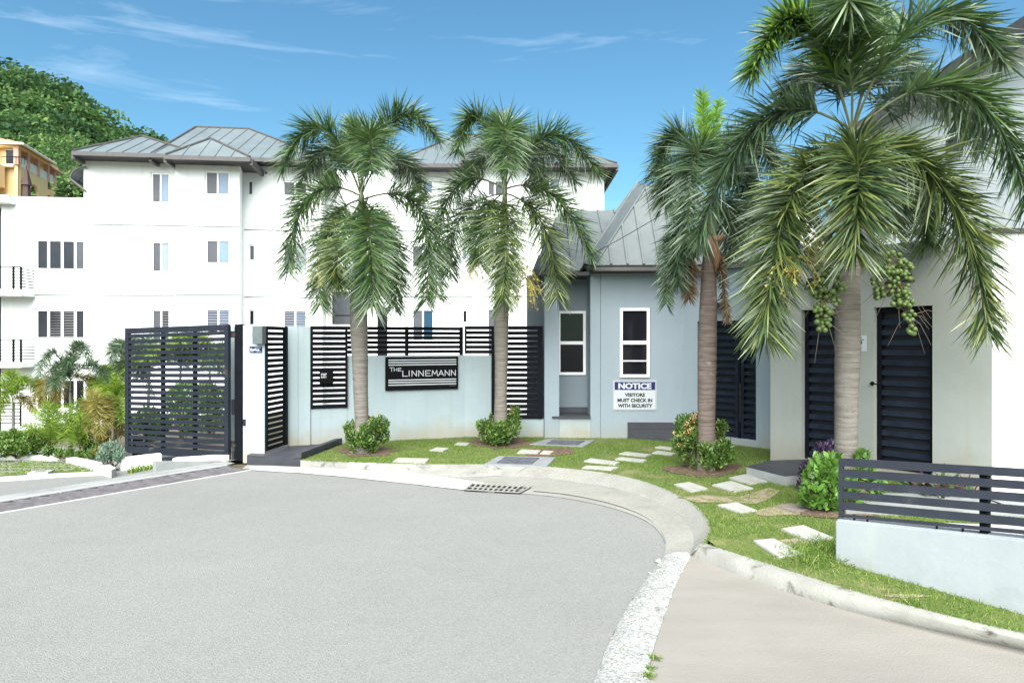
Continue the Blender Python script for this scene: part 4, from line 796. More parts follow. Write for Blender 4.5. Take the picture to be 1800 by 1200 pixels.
# ---------------------------------------------------------------- gatehouse
FH = Fac((1.477, 11.36), (2.84, 11.32)); th = FH.thing('gatehouse', 'grey blue gatehouse with steep metal roof, tall windows and a recess', 'building')
zE = 2.86
def win(F, parent, px0, py0, px1, py1, panes, fm=M_whitetrim, fw=.05, mull=(), trans=(), d=.05, name='window', lou=None, proud=.0, vfr=None):
    """window: frame with mullions (fractions), panes = list of materials per column"""
    a, zt_ = F.uz(px0, py0); b, _ = F.uz(px1, py0); zb_2 = F.uz(px0, py1)[1]; y = F.d + d
    mb = MB(); mb.box(a, b, y - .03 - proud, y + .03, zt_ - fw, zt_); mb.box(a, b, y - .03 - proud, y + .03, zb_2, zb_2 + fw); mb.box(a, a + fw, y - .03 - proud, y + .03, zb_2 + fw, zt_ - fw); mb.box(b - fw, b, y - .03 - proud, y + .03, zb_2 + fw, zt_ - fw)
    for f in mull: u_ = a + (b - a) * f; mb.box(u_ - fw / 2, u_ + fw / 2, y - .027 - proud, y + .028, zb_2 + fw, zt_ - fw)
    for f, h in trans: z_ = zt_ + (zb_2 - zt_) * f; mb.box(a + fw, b - fw, y - .028 - proud, y + .029, z_ - h / 2, z_ + h / 2)
    w_ = mb.build(name, fm, parent)
    xs2 = [a + fw] + [a + (b - a) * f for f in mull] + [b - fw]
    for i, pm_ in enumerate(panes):
        xl = xs2[i] + (fw / 2 if i else 0) + .001; xr = xs2[i + 1] - (fw / 2 if i < len(xs2) - 2 else 0) - .001
        mb = MB(); mb.box(xl, xr, y + .004, y + .016, zb_2 + fw, zt_ - fw); mb.build('pane', pm_, w_)
        if lou and lou[i]:
            mb = MB(); z_ = zb_2 + fw + .05
            while z_ < zt_ - fw - .03:
                mb.prism([(xl, y - .03, z_ - .035), (xl, y + .0, z_ + .03), (xl, y + .003, z_ + .027), (xl, y - .027, z_ - .038)], (xr - xl, 0, 0)); z_ += .11
            o = mb.build('louvre_slats', lou[i], w_); o['kind'] = 'stuff'
    return w_
def hole(F, px0, py0, px1, py1):
    a, zt_ = F.uz(px0, py0); b, _ = F.uz(px1, py0); zb_2 = F.uz(px0, py1)[1]; return (a, b, zb_2, zt_)
wx1 = FH.uz(1200, 600)[0]
wallgrid(0, wx1, -.1, zE, [hole(FH, 1091, 543, 1140, 661)], 0, .18, M_gate_wall, th)
w_ = win(FH, th, 1089.5, 541.5, 1141.5, 662.5, [M_gblk], fw=.045, trans=((.5, .06), (.765, .02)), d=.0, proud=.0)
# recess: side return, back wall, left pillar, ledge
FRc = FH.off(.62); xr = -.004
rl = FRc.uz(976, 600)[0]
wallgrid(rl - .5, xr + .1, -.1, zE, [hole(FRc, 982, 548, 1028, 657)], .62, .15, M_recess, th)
win(FRc, th, 980.5, 546.5, 1029.5, 658.5, [M_gblk], fw=.045, trans=((.5, .055),), d=.0)
mb = MB(); mb.box(-.17, -.004, .02, .615, -.1, zE - .002); mb.build('recess_return', M_gate_wall, th)
pl, pr = FH.uz(957, 600)[0], FH.uz(983, 600)[0]
mb = MB(); mb.box(pl, pr, -.0, .6, -.1, zE - .004); mb.build('pillar', M_gate_wall, th, bevel=.004)
zl = FH.uz(1000, 735)[1]; mb = MB(); mb.box(pr + .001, -.172, .02, .6, -.1, zl); mb.build('recess_sill_wall', M_wallblue, th)
mb = MB(); mb.box(pr - .12, -.171, -.03, .61, zl + .001, zl + .035); mb.box(pr + .002, -.172, .585, .612, zl + .036, zl + .13); mb.build('tiled_ledge', M_tile, th, bevel=.003)
mb = MB(); mb.box(-.172, -.006, -.012, .5, zl + .0, zl + .1); 
# interior of the window: wall behind
# angled side wall with double gate
FT = Fac((FH.world((wx1, 0, 0)).x, FH.world((wx1, 0, 0)).y), (3.84, 10.22)); gx0, gzt = FT.uz(1226, 565)
h_ = list(hole(FT, 1226, 566, 1329, 773)); h_[3] = FT.uz(1290, 563)[1]; h_[2] = FT.uz(1329, 774)[1]
def local_in(F, parentF, mb): 
    mb.v = [tuple(parentF.local(F.world(v))) for v in mb.v]; return mb
tt2 = FT.thing('gatehouse_side_wall', 'grey blue angled wall of the gatehouse around the black double gate', 'wall')
wallgrid(.001, FT.len + .4, -.1, zE, [tuple(h_)], 0, .2, M_gate_wall, tt2)
td = FT.thing('double_gate', 'black slatted double gate behind the third palm trunk', 'gate')
a, b, zb0, zt0 = h_; mb = MB(); mb.box(a - .0, b + .0, .13, .14, zb0, zt0); mb.build('backing_sheet', M_doorback, td)
mid_ = FT.uz(1297, 600)[0]
for (xa, xb) in ((a + .004, mid_ - .02), (mid_ + .02, b - .004)):
    mb = MB(); mb.box(xa, xa + .05, .05, .10, zb0 + .01, zt0 - .01); mb.box(xb - .05, xb, .05, .10, zb0 + .01, zt0 - .01); mb.box(xa + .051, xb - .051, .05, .10, zt0 - .07, zt0 - .01); mb.box(xa + .051, xb - .051, .05, .10, zb0 + .01, zb0 + .08); leaf = mb.build('gate_leaf', M_slatblue, td)
    nsl = 15; h1 = (zt0 - zb0 - .17) / nsl
    for k in range(nsl):
        z_ = zb0 + .085 + k * h1; mb = MB(); mb.box(xa + .052, xb - .052, .06, .085, z_ + .012, z_ + h1 * .62); mb.build('slat', M_slatblue, leaf)
mb = MB(); mb.box(mid_ - .018, mid_ + .018, .03, .11, zb0, zt0); mb.build('centre_post', M_black, td)
mb = MB(); mb.box(mid_ + .02, mid_ + .03, .02, .045, zb0 + .25, zb0 + .85); mb.build('pull_bar', M_iron, td)
# dark tiled step against the wall
ts2 = FH.thing('tiled_step', 'charcoal tiled wedge shaped step against the gatehouse wall below the notice', 'step')
a, z0_ = FH.uz(1103, 758); b, _ = FH.uz(1196, 758); zs_ = FH.uz(1103, 746)[1]
mb = MB(); mb.prism([(a, -.001, .08), (b, -.001, .08), (b, -.42, .08), (a + .55, -.36, .08), (a, -.05, .08)], (0, 0, .17)); mb.build('step_body', M_tile, ts2, bevel=.005)
mb = MB(); mb.box(a, b, -.025, -.002, .251, .36); mb.build('tiled_skirting', M_tile, ts2)
# notice sign
tno = FH.thing('notice_sign', 'white rectangular notice with navy heading below the gatehouse window', 'sign'); x0, zA = FH.uz(1077.5, 668); x1, _ = FH.uz(1154, 668); zB = FH.uz(1077.5, 720.5)[1]; W_, H_ = x1 - x0, zA - zB
mb = MB(); mb.box(x0, x1, -.012, -.002, zB, zA); mb.build('sign_plate', M_signwhite, tno, bevel=.003)
mb = MB(); f = .012
for q in ((x0 + f, x1 - f, zA - f - .003, zA - f), (x0 + f, x1 - f, zB + f, zB + f + .003), (x0 + f, x0 + f + .003, zB + f, zA - f), (x1 - f - .003, x1 - f, zB + f, zA - f)): mb.box(q[0], q[1], -.0135, -.0122, q[2], q[3])
mb.build('border_line', M_ink, tno)
mb = MB(); mb.box(x0 + W_ * .035, x1 - W_ * .035, -.0145, -.0137, zA - H_ * .32, zA - H_ * .055); mb.build('heading_band', M_navy, tno)
Z = lambda f: zA - H_ * f; X = lambda f: x0 + W_ * f
text('NOTICE', X(.12), Z(.29), X(.88), Z(.09), -.0147, M_signwhite, tno, bold=.05)
text('VISITORS', X(.27), Z(.545), X(.73), Z(.425), -.0137, M_ink, tno, bold=.035); text('MUST CHECK IN', X(.10), Z(.725), X(.90), Z(.605), -.0137, M_ink, tno, bold=.035); text('WITH SECURITY', X(.11), Z(.905), X(.90), Z(.785), -.0137, M_ink, tno, bold=.035)
# gatehouse roof
def LH(px, py, Y): return FH.local(AT(px, py, Y))
def roofset(parentF, parent, corners, m, step, name='roof'):
    r = MB().box(0, .001, 0, .001, 0, .001)
A1 = LH(1046, 467, 11.0); B1 = LH(1137, 327, 12.35); C1 = LH(1180, 329, 12.35); D1 = LH(1215, 467, 10.95)
back = Vector((0, 3.2, 0)); zr = B1.z
A1.z = D1.z = 2.93
Bk = LH(1122, 321, 13.0); Ap = LH(1027, 463, 11.6); Ck = C1 + Vector((0.1, 1.6, .3)); E1 = Ap + Vector((-.1, 4.0, 0)); F1 = Vector((D1.x + 1.6, E1.y, 2.93)); D2 = Vector((D1.x + 1.7, D1.y - 1.1, 2.93)); Cx = C1 + Vector((.25, .1, 0))
mb = MB(); mb.prism([(A1.x, A1.y, 2.83), (D1.x, D1.y, 2.83), (D2.x, D2.y, 2.83), (F1.x, F1.y, 2.83), (E1.x, E1.y, 2.83), (Ap.x, Ap.y, 2.83)], (0, 0, .07)); rf = mb.build('roof', M_soffit, th)
roof_face(rf, [A1, D1, C1, B1], (1, 0, 0), .26, M_roofg, .03, .03)
roof_face(rf, [Ap, A1, B1], (0, 1, 0), 9, M_roofg, .03, .03); roof_face(rf, [Ap, B1, Bk], (0, 1, 0), 9, M_roofg, .03, .03)
roof_face(rf, [E1, Ap, Bk, Bk + Vector((-.05, 2.4, 0))], (0, 1, 0), .5, M_roofg, .03, .03)
roof_face(rf, [D1, D2, Cx], (.7, -.7, 0), .3, M_roofg, .03, .03); roof_face(rf, [D1, Cx, C1], (.7, -.7, 0), .3, M_roofg, .03, .03)
roof_face(rf, [D2, F1, Ck], (.3, 1, 0), .5, M_roofg, .03, .03); roof_face(rf, [D2, Ck, Cx], (.3, 1, 0), .5, M_roofg, .03, .03)
roof_face(rf, [B1, C1, Ck], (1, 0, 0), 4, M_roofg, .03, .03); roof_face(rf, [B1, Ck, Bk], (1, 0, 0), 4, M_roofg, .03, .03)
roof_face(rf, [E1, F1, Ck], (1, 0, 0), .5, M_roofg, .03, .03)
mb = MB()
for p, q in ((A1, B1), (B1, C1), (D1, C1), (Ap, Bk)): mb.tube([p + Vector((0, 0, .01)), q + Vector((0, 0, .01))], .02, 6)
mb.build('ridge_cap', M_roofg, rf)
mb = MB()
for p, q in ((A1, D1), (D1, D2), (Ap, A1)):
    d_ = (q - p).normalized(); o_ = Vector((d_.y, -d_.x, 0)) * .012; mb.prism([p + o_ + Vector((0, 0, -.035)), q + o_ + Vector((0, 0, -.035)), q + o_ + Vector((0, 0, -.095)), p + o_ + Vector((0, 0, -.095))], -o_ * 1.5)
mb.build('fascia', M_fascia, rf)
# lower left wing of the roof
P1, P2 = LH(938, 473, 11.3), LH(1006, 473, 11.3); P1.z = P2.z = 2.88; R1, R2 = LH(985, 370, 13.6), LH(1040, 376, 13.6); R2.z = R1.z; 
V1 = Vector((A1.x + .25, A1.y + 2.7, 3.3)); E2 = Vector((P1.x, P1.y + 4.2, 2.88))
mb = MB(); mb.prism([(P1.x, P1.y, 2.79), (P2.x + .3, P2.y, 2.79), (P2.x + .5, P2.y + 4, 2.79), (E2.x, E2.y, 2.79)], (0, 0, .06)); mb.build('soffit', M_soffit, rf)
roof_face(rf, [P1, P2 + Vector((.12, 0, 0)), R2 + Vector((.5, 0, 0)), R1], (1, 0, 0), .32, M_roofg); roof_face(rf, [E2, P1, R1], (0, 1, 0), .5, M_roofg); roof_face(rf, [E2, R1, R2 + Vector((.5, 0, 0)), Vector((P2.x + .5, P2.y + 4, 2.88))], (1, 0, 0), .5, M_roofg)
mb = MB(); mb.box(P1.x, P2.x, P1.y - .02, P1.y, 2.80, 2.875); mb.build('fascia', M_fascia, rf)
# cables crossing in front of the roof
for a, b, sag, lb in ((AT(1030, 452, 10.5), AT(1300, 288, 9.0), .05, 'thin black overhead cable crossing the gatehouse roof slope'), (AT(1122, 322, 12), AT(1300, 190, 11), .03, 'thin black cable rising from the gatehouse ridge into the palms')):
    pts = [a.lerp(b, k / 12) - Vector((0, 0, sag * 4 * (k / 12) * (1 - k / 12))) for k in range(13)]; mb = MB(); mb.tube(pts, .005, 5); tag(mb.build('cable', M_black), lb, 'cable')

# ---------------------------------------------------------------- store building with two black doors
FD = Fac((3.43, 9.06), (5.02, 7.14)); tS = FD.thing('store_building', 'off white flat roofed store with two black louvred doors', 'building')
zS = 2.83; h1_ = list(hole(FD, 1409, 550, 1486, 795)); h2_ = list(hole(FD, 1536, 541, 1639, 800)); h1_[3] = h2_[3] = 2.10; h1_[2] = h2_[2] = .2
wallgrid(0, FD.len, -.1, zS, [tuple(h1_), tuple(h2_)], 0, .2, M_stucco, tS)
mb = MB(); mb.box(0, FD.len - .01, .21, 3.2, zS - .22, zS - .1); mb.box(0, .2, .201, 3.2, -.1, zS - .001); mb.box(FD.len - .2, FD.len, .201, 3.2, -.1, zS - .002); mb.build('side_walls', M_stucco, tS)
for (a, b, zb0, zt0), lb in ((h1_, 'left louvred door of the store, partly behind the big palm trunk'), (h2_, 'right louvred door of the store, fully in view')):
    dt = MB().box(a, b, .15, .17, zb0, zt0).build('door', M_doorback, tS)
    mb = MB(); mb.box(a + .002, a + .05, .08, .148, zb0, zt0 - .002); mb.box(b - .05, b - .002, .08, .148, zb0, zt0 - .002); mb.box(a + .051, b - .051, .081, .147, zt0 - .06, zt0 - .003); mb.build('door_frame', M_black, dt)
    k = 0; z_ = zb0 + .04
    while z_ < zt0 - .13:
        mb = MB(); mb.prism([(a + .052, .085, z_), (a + .052, .098, z_ + .062), (a + .052, .108, z_ + .062), (a + .052, .095, z_)], (b - a - .104, 0, 0)); mb.build('slat', M_slatblue, dt); z_ += .118
u_, z_ = FD.uz(1540, 674); mb = MB(); mb.tube([(u_ - .04, .0, z_), (u_ - .04, -.05, z_), (u_ + .10, -.05, z_ - .008)], .008, 6); mb.tube([(u_ - .04, .0, z_), (u_ - .04, -.012, z_)], .025, 10); mb.build('door_handle', M_black, tS)
# the adjoining white wall facing the road
FX = Fac((5.02, 7.14), (9.5, 7.10)); tX = FX.thing('white_annex', 'bright white annex wall at the right edge beside the store', 'building')
wallgrid(.002, FX.len, -.1, zS, [], 0, .2, M_white, tX); mb = MB(); mb.box(.0025, FX.len, -.03, .23, zS + .001, zS + .05); mb.build('coping', M_fascia, tX); mb = MB(); mb.box(.25, FX.len, .21, 3, -.1, zS - .01); mb.build('rear_block', M_white, tX)
# notice between the doors
tz = FD.thing('paper_notice', 'small white paper notice with blue heading between the store doors', 'notice'); x0, zA = FD.uz(1506.5, 589.5); x1, _ = FD.uz(1523.5, 589.5); zB = FD.uz(1506.5, 617)[1]; W_, H_ = x1 - x0, zA - zB; X = lambda f: x0 + W_ * f; Z = lambda f: zA - H_ * f
mb = MB(); mb.box(x0, x1, -.006, -.001, zB, zA); mb.build('paper', M_signwhite, tz); mb = MB(); mb.box(X(.0), X(.75), -.0075, -.0062, Z(.32), Z(.24)); mb.build('heading_band', M_teal, tz)
mb = MB(); mb.box(X(.28), X(.55), -.0075, -.0062, Z(.55), Z(.36)); mb.build('printed_square', M_ink, tz)
mb = MB()
for f in (.10, .16, .74, .80, .86): mb.box(X(.05), X(.55), -.0073, -.0062, Z(f + .02), Z(f))
mb.build('printed_lines', M_ink, tz)['kind'] = 'stuff'
# wedge wall lights
def wlight(F, px, py, w_, h_, lb):
    t_ = F.thing('wall_light', lb, 'wall light', 'wedge shaped wall lights'); u_, z_ = F.uz(px, py); mb = MB(); mb.prism([(u_ - w_ / 2, -.003, z_ - h_ / 2), (u_ + w_ / 2, -.003, z_ - h_ / 2), (u_ + w_ / 4, -.003, z_ + h_ / 2), (u_ - w_ / 4, -.003, z_ + h_ / 2)], (0, -.14, 0)); mb.build('lamp_housing', M_plast, t_)
wlight(FD, 1436, 500, .20, .14, 'dark wedge wall light above the left store door'); wlight(FD, 1592, 486, .20, .12, 'dark wedge wall light above the right store door, behind palm fruit'); wlight(FT, 1268, 538, .16, .10, 'dark wedge wall light above the double gate')
# doorstep slab
mb = MB(); P = [G(a, b, .2) for a, b in [(1312, 820.5), (1356, 810), (1480, 806), (1480, 828), (1408, 835), (1379, 837)]]; noslab = [(p.x, p.y) for p in P]; mb.prism(P, (0, 0, -.13)); o = mb.build('doorstep', M_strip); tag(o, 'raised concrete doorstep with dark tiled top before the left store door', 'step')
mb = MB(); mb.prism([p + Vector((0, 0, .004)) for p in P], (0, 0, .006)); mb.build('tiled_top', M_tile, o)
# ---------------------------------------------------------------- right-hand low wall and fence
FF = Fac(FENCE_P0, FENCE_P1)
FF = Fac((2.36, 4.99), (3.38, 3.473)); 
def fpt(px, py): u_, z_ = FF.uz(px, py); return (u_, z_)
tf = FF.thing('low_wall', 'low pale blue wall with fine cracks under the dark slat fence', 'wall')
pts = [fpt(1466, 912), fpt(1800, 948)]; (ua, za), (ub, zb) = pts; sl_ = (zb - za) / (ub - ua); ue = FF.len
ug0, zg0 = fpt(1466, 985)
mb = MB(); mb.prism([(0.0, 0, -.12), (ue, 0, -.12), (ue, 0, za + sl_ * ue), (0.0, 0, za)], (0, .15, 0)); mb.build('wall_body', M_fwall, tf, bevel=.012)
tfe = FF.thing('slat_fence', 'dark grey five rail slat fence mounted on the low pale wall', 'fence')
def rail(l0, l1, r0, r1, name='rail', x0=1476.5, d0=.03, d1=.055):
    (a0, p0), (_, p1) = fpt(x0, l0), fpt(x0, l1); (b0, q0), (_, q1) = fpt(1800, r0), fpt(1800, r1); s0 = (q0 - p0) / (b0 - a0); s1 = (q1 - p1) / (b0 - a0)
    mb = MB(); mb.prism([(a0, d0, p0), (ue, d0, p0 + s0 * (ue - a0)), (ue, d0, p1 + s1 * (ue - a0)), (a0, d0, p1)], (0, d1 - d0, 0)); mb.build(name, M_fence, tfe)
for l0, l1, r0, r1 in ((806, 819.5, 825, 840), (825.5, 839, 847, 861.5), (845, 857.5, 869, 884), (864.5, 876.5, 891, 905.5), (883, 896, 912.5, 927)): rail(l0, l1, r0, r1)
rail(905, 909.5, 934, 940.5, 'bottom_rail')
(a0, p0), (_, p1) = fpt(1470, 805.5), fpt(1470, 909.5); b0 = fpt(1476.4, 806)[0]; mb = MB(); mb.box(a0, b0, .028, .057, p1, p0); mb.build('end_frame', M_fence, tfe)
(a0, p0), (_, p1) = fpt(1714, 822), fpt(1714, 950); b0 = fpt(1728, 806)[0]; mb = MB(); mb.box(a0, b0, .058, .11, p1, p0); mb.build('post', M_black, tfe)
for px in (1496, 1519, 1641, 1687, 1797): (a0, p0) = fpt(px, 903 + (px - 1470) * .095); mb = MB(); mb.box(a0 - .004, a0 + .004, .035, .05, p0 - .045, p0 + .0); mb.build('fixing_peg', M_black, tfe)
# concrete drain slab glimpsed behind the fence
mb = MB(); mb.prism([Vector((3.1, 6.35, .0)), Vector((6.5, 6.1, .0)), Vector((6.5, 7.0, .0)), Vector((3.7, 7.05, .0))], (0, 0, .14)); o = mb.build('concrete_slab', M_strip, bevel=.01); tag(o, 'pale concrete slab behind the dark slat fence', 'slab')
mb = MB(); mb.prism([Vector((3.3, 5.75, 0)), Vector((6.5, 5.3, 0)), Vector((6.5, 5.6, 0)), Vector((3.5, 6.0, 0))], (0, 0, .12)); o = mb.build('concrete_slab', M_white_conc, bevel=.01); tag(o, 'long pale concrete edging nearest the rear of the slat fence', 'slab')
for k, (p, q, r_) in enumerate(((AT(1690, 868, 6.0), AT(1800, 900, 5.2), AT(1745, 880, 5.6)),)):
    mb = MB(); mb.tube([p, r_, q], .006, 5); tag(mb.build('garden_hose', M_plast), 'thin black hose lying over the slab behind the fence', 'hose')
# ---------------------------------------------------------------- far buildings
FL = Fac((-21.2, 28.3), (-10.0, 28.3 + 11.2 * .12)); tl = FL.thing('apartment_block', 'left white apartment block with grey hipped metal roof and parapet wing', 'building')
zB0 = -3.0
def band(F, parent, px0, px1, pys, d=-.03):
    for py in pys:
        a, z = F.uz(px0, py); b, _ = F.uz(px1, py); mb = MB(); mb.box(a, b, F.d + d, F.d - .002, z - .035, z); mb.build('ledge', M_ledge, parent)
W4 = [(61, 419, 155, 475.5), (61, 542, 155, 597), (61, 665, 155, 722)]
W2 = [(265, 303, 298.5, 357), (265.5, 424, 299, 479), (266, 543, 299, 600)]
W3 = [(360, 300, 404, 343), (361, 420.5, 405, 464), (361, 541.5, 405, 590)]
SM = [(435.5, 317, 445, 343), (437, 430, 448, 458), (437, 544, 447.5, 572)]
WE = [(496.5, 317, 540, 345), (497, 430, 541, 476), (497, 544, 540, 590)]
x308 = FL.uz(308, 500)[0]; x147 = FL.uz(147, 400)[0]; xm = FL.uz(5, 500)[0]; zpar = FL.uz(100, 347)[1]; zeL = FL.uz(200, 284)[1]
u0 = FL.uz(-160, 500)[0]
glz = FL.uz(2, 520)[0]
wallgrid(glz, x147, zB0, zpar, [hole(FL, *r) for r in W4], 0, .25, M_white, tl, 'parapet_wing')
wallgrid(x147 + .001, x308 + .3, zB0, zeL + .1, [hole(FL, *r) for r in W2], 0, .25, M_white, tl)
# rest of wing beyond the left frame edge, balcony bays with glass behind
mb = MB(); mb.box(u0, glz - .001, .9, 1.1, zB0, zpar - .3); mb.build('rear_wall', M_gdark, tl)
mb = MB(); mb.box(glz - .001, glz + .2, .26, 1.1, zB0, zpar - .002); mb.build('return_wall', M_white, tl)
mb = MB(); mb.box(u0, FL.uz(28, 350)[0], -.5, .9, zpar - .35, zpar - .05); mb.build('roof_slab', M_white, tl)
for pyt, pyb in ((508.5, 519.5), (636.5, 646)):
    a, z1_ = FL.off(-1.0).uz(37, pyt); z2_ = FL.off(-1.0).uz(37, pyb)[1]; mb = MB(); mb.box(u0, a, -1.0, -.002, z2_, z1_); mb.build('balcony_slab', M_white, tl)
    bl = MB(); zr_ = z1_ + .92
    o = MB().box(u0, a - .03, -.98, -.95, zr_ - .03, zr_ + .01).build('balcony_railing', M_black, tl)
    for k in range(7): mb = MB(); zz_ = z1_ + .1 + k * .12; mb.box(u0, a - .04, -.972, -.94, zz_, zz_ + .035); mb.box(a - .045, a - .02, -.97, -.02, zz_, zz_ + .035); mb.build('bar', M_black, o)
    for xx in (a - .05, a - .33): mb = MB(); mb.box(xx, xx + .055, -.995, -.93, z1_, zr_); mb.build('railing_post', M_black, o)
    mb = MB(); mb.box(a - .045, a - .03, -.97, -.02, zr_ - .03, zr_); mb.build('bar', M_black, o)
# ground level balcony railing of the garden floor
a, z1_ = FL.off(-1.0).uz(37, 748); o = MB().box(u0, a, -1.0, -.97, z1_ + .9, z1_ + .95).build('balcony_railing', M_black, tl)
for k in range(6): mb = MB(); mb.box(u0, a, -.995, -.97, z1_ + .1 + k * .14, z1_ + .135 + k * .14); mb.build('bar', M_black, o)
for xx in (a - .05, a - .3): mb = MB(); mb.box(xx, xx + .05, -1.01, -.96, z1_, z1_ + .95); mb.build('railing_post', M_black, o)
gl4 = [[M_gdark, M_gdark, M_gdark, M_ggrey], [M_gdark, M_gblk, M_gblk, M_gdark], [M_gblk] * 4]
lo4 = [None, [None, M_louvdk, M_louvdk, None], None]
for r, g_, l_ in zip(W4, gl4, lo4): win(FL, tl, *r, g_, fw=.1, mull=(.245, .5, .745), d=.08, lou=l_)
for r, g_, l_ in zip(W2, [[M_ggrey, M_gblue], [M_ggrey, M_gpale], [M_ggrey, M_gblk]], [None, None, [None, M_louvdk]]): win(FL, tl, *r, g_, fw=.07, mull=(.5,), d=.08, lou=l_)
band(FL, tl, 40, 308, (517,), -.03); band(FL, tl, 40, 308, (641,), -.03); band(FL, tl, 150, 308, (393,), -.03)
FLb = FL.off(-1.1); xb0, xb1 = FLb.uz(308, 400)[0], FLb.uz(421, 400)[0]; xs3 = FL.uz(427, 400)[0]; zeB = FLb.uz(360, 276)[1]
wallgrid(xb0, xb1, zB0, zeB, [hole(FLb, *r) for r in W3], -1.1, .25, M_white, tl, 'bay_wall')
mb = MB(); mb.prism([(xb1 + .001, -1.1, zB0), (xs3, 0, zB0), (xs3 - .2, .2, zB0), (xb1 - .24, -.84, zB0)], (0, 0, zeB - zB0)); mb.prism([(xb0, -.849, zB0), (xb0 + .2, -.849, zB0), (xb0 + .2, .0, zB0), (xb0, .0, zB0)], (0, 0, zeB - zB0)); mb.build('bay_side', M_white, tl)
for r, g_, l_ in zip(W3, [[M_ggrey, M_gblue], [M_ggrey, M_gblue], [M_ggrey, M_gblue]], [None, None, [M_louvre, M_louvre]]): win(FLb, tl, *r, g_, fw=.07, mull=(.5,), d=.08, lou=l_)
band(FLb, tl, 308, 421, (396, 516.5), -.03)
x565 = FL.uz(567, 400)[0]; 
wallgrid(xs3 + .001, x565, zB0, zeL + .05, [hole(FL, *r) for r in SM + WE], 0, .25, M_white, tl)
for r, g_ in zip(SM, ([M_ggrey], [M_ggrey], [M_gblk])): win(FL, tl, *r, g_, fw=.05, d=.08)
for r, g_, l_ in zip(WE, [[M_ggrey, M_gdark], [M_ggrey, M_gpale], [M_ggrey, M_gblue]], [None, None, [M_louvre, M_louvre]]): win(FL, tl, *r, g_, fw=.07, mull=(.5,), d=.08, lou=l_)
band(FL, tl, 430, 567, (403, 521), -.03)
mb = MB(); mb.box(x147 + .1, x565 - .1, .3, 9, zB0, zeL - .05); mb.build('inner_core', M_white, tl)
# roofs of the left block (local coordinates)
def LL(px, py, Y): return FL.local(AT(px, py, Y))
ez = zeL + .12
eL = LL(125, 263, 27.6); ez = eL.z; eR = Vector((FL.uz(567, 290)[0] + .35, -.9, ez)); eL = Vector((eL.x, -.9, ez))
rbk = 9.5
def hip(par, x0, x1, y0, y1, z, pk0, pk1, m, step):
    a, b, c, d = Vector((x0, y0, z)), Vector((x1, y0, z)), Vector((x1, y1, z)), Vector((x0, y1, z))
    roof_face(par, [a, b, pk1, pk0] if (pk1 - pk0).length > .01 else [a, b, pk0], (1, 0, 0), step, m); roof_face(par, [d, a, pk0], (0, 1, 0), step, m); roof_face(par, [b, c, pk1], (0, 1, 0), step, m)
    roof_face(par, [c, d, pk0, pk1] if (pk1 - pk0).length > .01 else [c, d, pk0], (1, 0, 0), step, m)
    mb = MB()
    for p, q in ((a, pk0), (b, pk1), (pk0, pk1)):
        if (p - q).length > .05: mb.tube([p + Vector((0, 0, .03)), q + Vector((0, 0, .03))], .05, 6)
    mb.build('ridge_cap', M_fascia, par)
    mb = MB(); mb.box(x0 - .04, x1 + .04, y0 - .1, y0 + .02, z - .19, z - .03); mb.box(x0 - .1, x0 + .02, y0 + .021, y1, z - .30, z - .05); mb.box(x1 - .02, x1 + .1, y0 + .021, y1, z - .30, z - .05); mb.build('gutter_board', M_fascia, par)
    mb = MB(); mb.box(x0 + .03, x1 - .03, y0 + .03, y1 - .03, z - .16, z - .10); mb.build('soffit', M_soffit, par)
rf = MB().box(eL.x + 1, eR.x - 1, 1, rbk - 1, ez - .09, ez - .06).build('roof', M_soffit, tl)
def peak(px, py, Y): return LL(px, py, Y)
pA = peak(250, 240, 31.2); hip(rf, eL.x, LL(300, 262, 27.8).x + 1.0, -.9, 6.0, ez, pA, pA.copy(), M_roof, .62)
mA, mB_ = peak(344, 224, 33.5), peak(440, 229, 34.0); mB_.z = mA.z; mB_.y = mA.y
hip(rf, LL(262, 262, 28).x, eR.x, -.85, 11.5, ez - .02, mA, mB_, M_roof, .62)
pB = peak(370, 244, 29.0); zb_r = LL(287, 266, 26.9).z
hip(rf, LL(288, 266, 27.0).x, LL(437, 272, 27.4).x, -1.95, 3.2, zb_r - .05, pB, pB.copy(), M_roof, .62)
# curved canopy on the gable side
mb = MB(); cz = LL(138, 292, 28.6); pts = []
for k in range(7):
    a = math.pi / 2 * k / 6; pts.append((cz.x + .32 - .62 * math.sin(a), cz.z - .05 - .50 * (1 - math.cos(a))))
for k in range(6):
    (x0, z0), (x1, z1) = pts[k], pts[k + 1]; mb.prism([(x0, -.1, z0), (x1, -.1, z1), (x1, 1.4, z1), (x0, 1.4, z0)], (0, 0, -.03))
o = mb.build('canopy', M_gpale, tl); mb = MB()
for y in (-.12, .6, 1.38): mb.tube([(p[0], y, p[1] + .02) for p in pts], .04, 5)
x0, z0 = pts[-1]; mb.tube([(x0, -.12, z0), (x0, 1.4, z0)], .05, 5); mb.tube([(x0, -.12, z0), (x0 + .6, -.1, z0 - .5)], .05, 5); mb.build('canopy_frame', M_fascia, o)
# eave floodlights
def flood(F, parent, px, py):
    u_, z_ = F.uz(px, py); mb = MB(); mb.box(u_ - .04, u_ + .04, F.d - .25, F.d - .002, z_ + .05, z_ + .3); mb.box(u_ - .16, u_ + .12, F.d - .4, F.d - .2, z_ - .12, z_ + .04); mb.build('floodlight', M_fascia, parent)
flood(FL, tl, 556, 304)
for px, py in ((407, 290), (462, 304), (468, 304)):
    F_ = FLb if px < 420 else FL; u_, z_ = F_.uz(px, py); mb = MB(); mb.box(u_ - .05, u_ + .05, F_.d - .03, F_.d - .002, z_ - .05, z_ + .05); mb.build('wall_vent', M_gblk, tl)

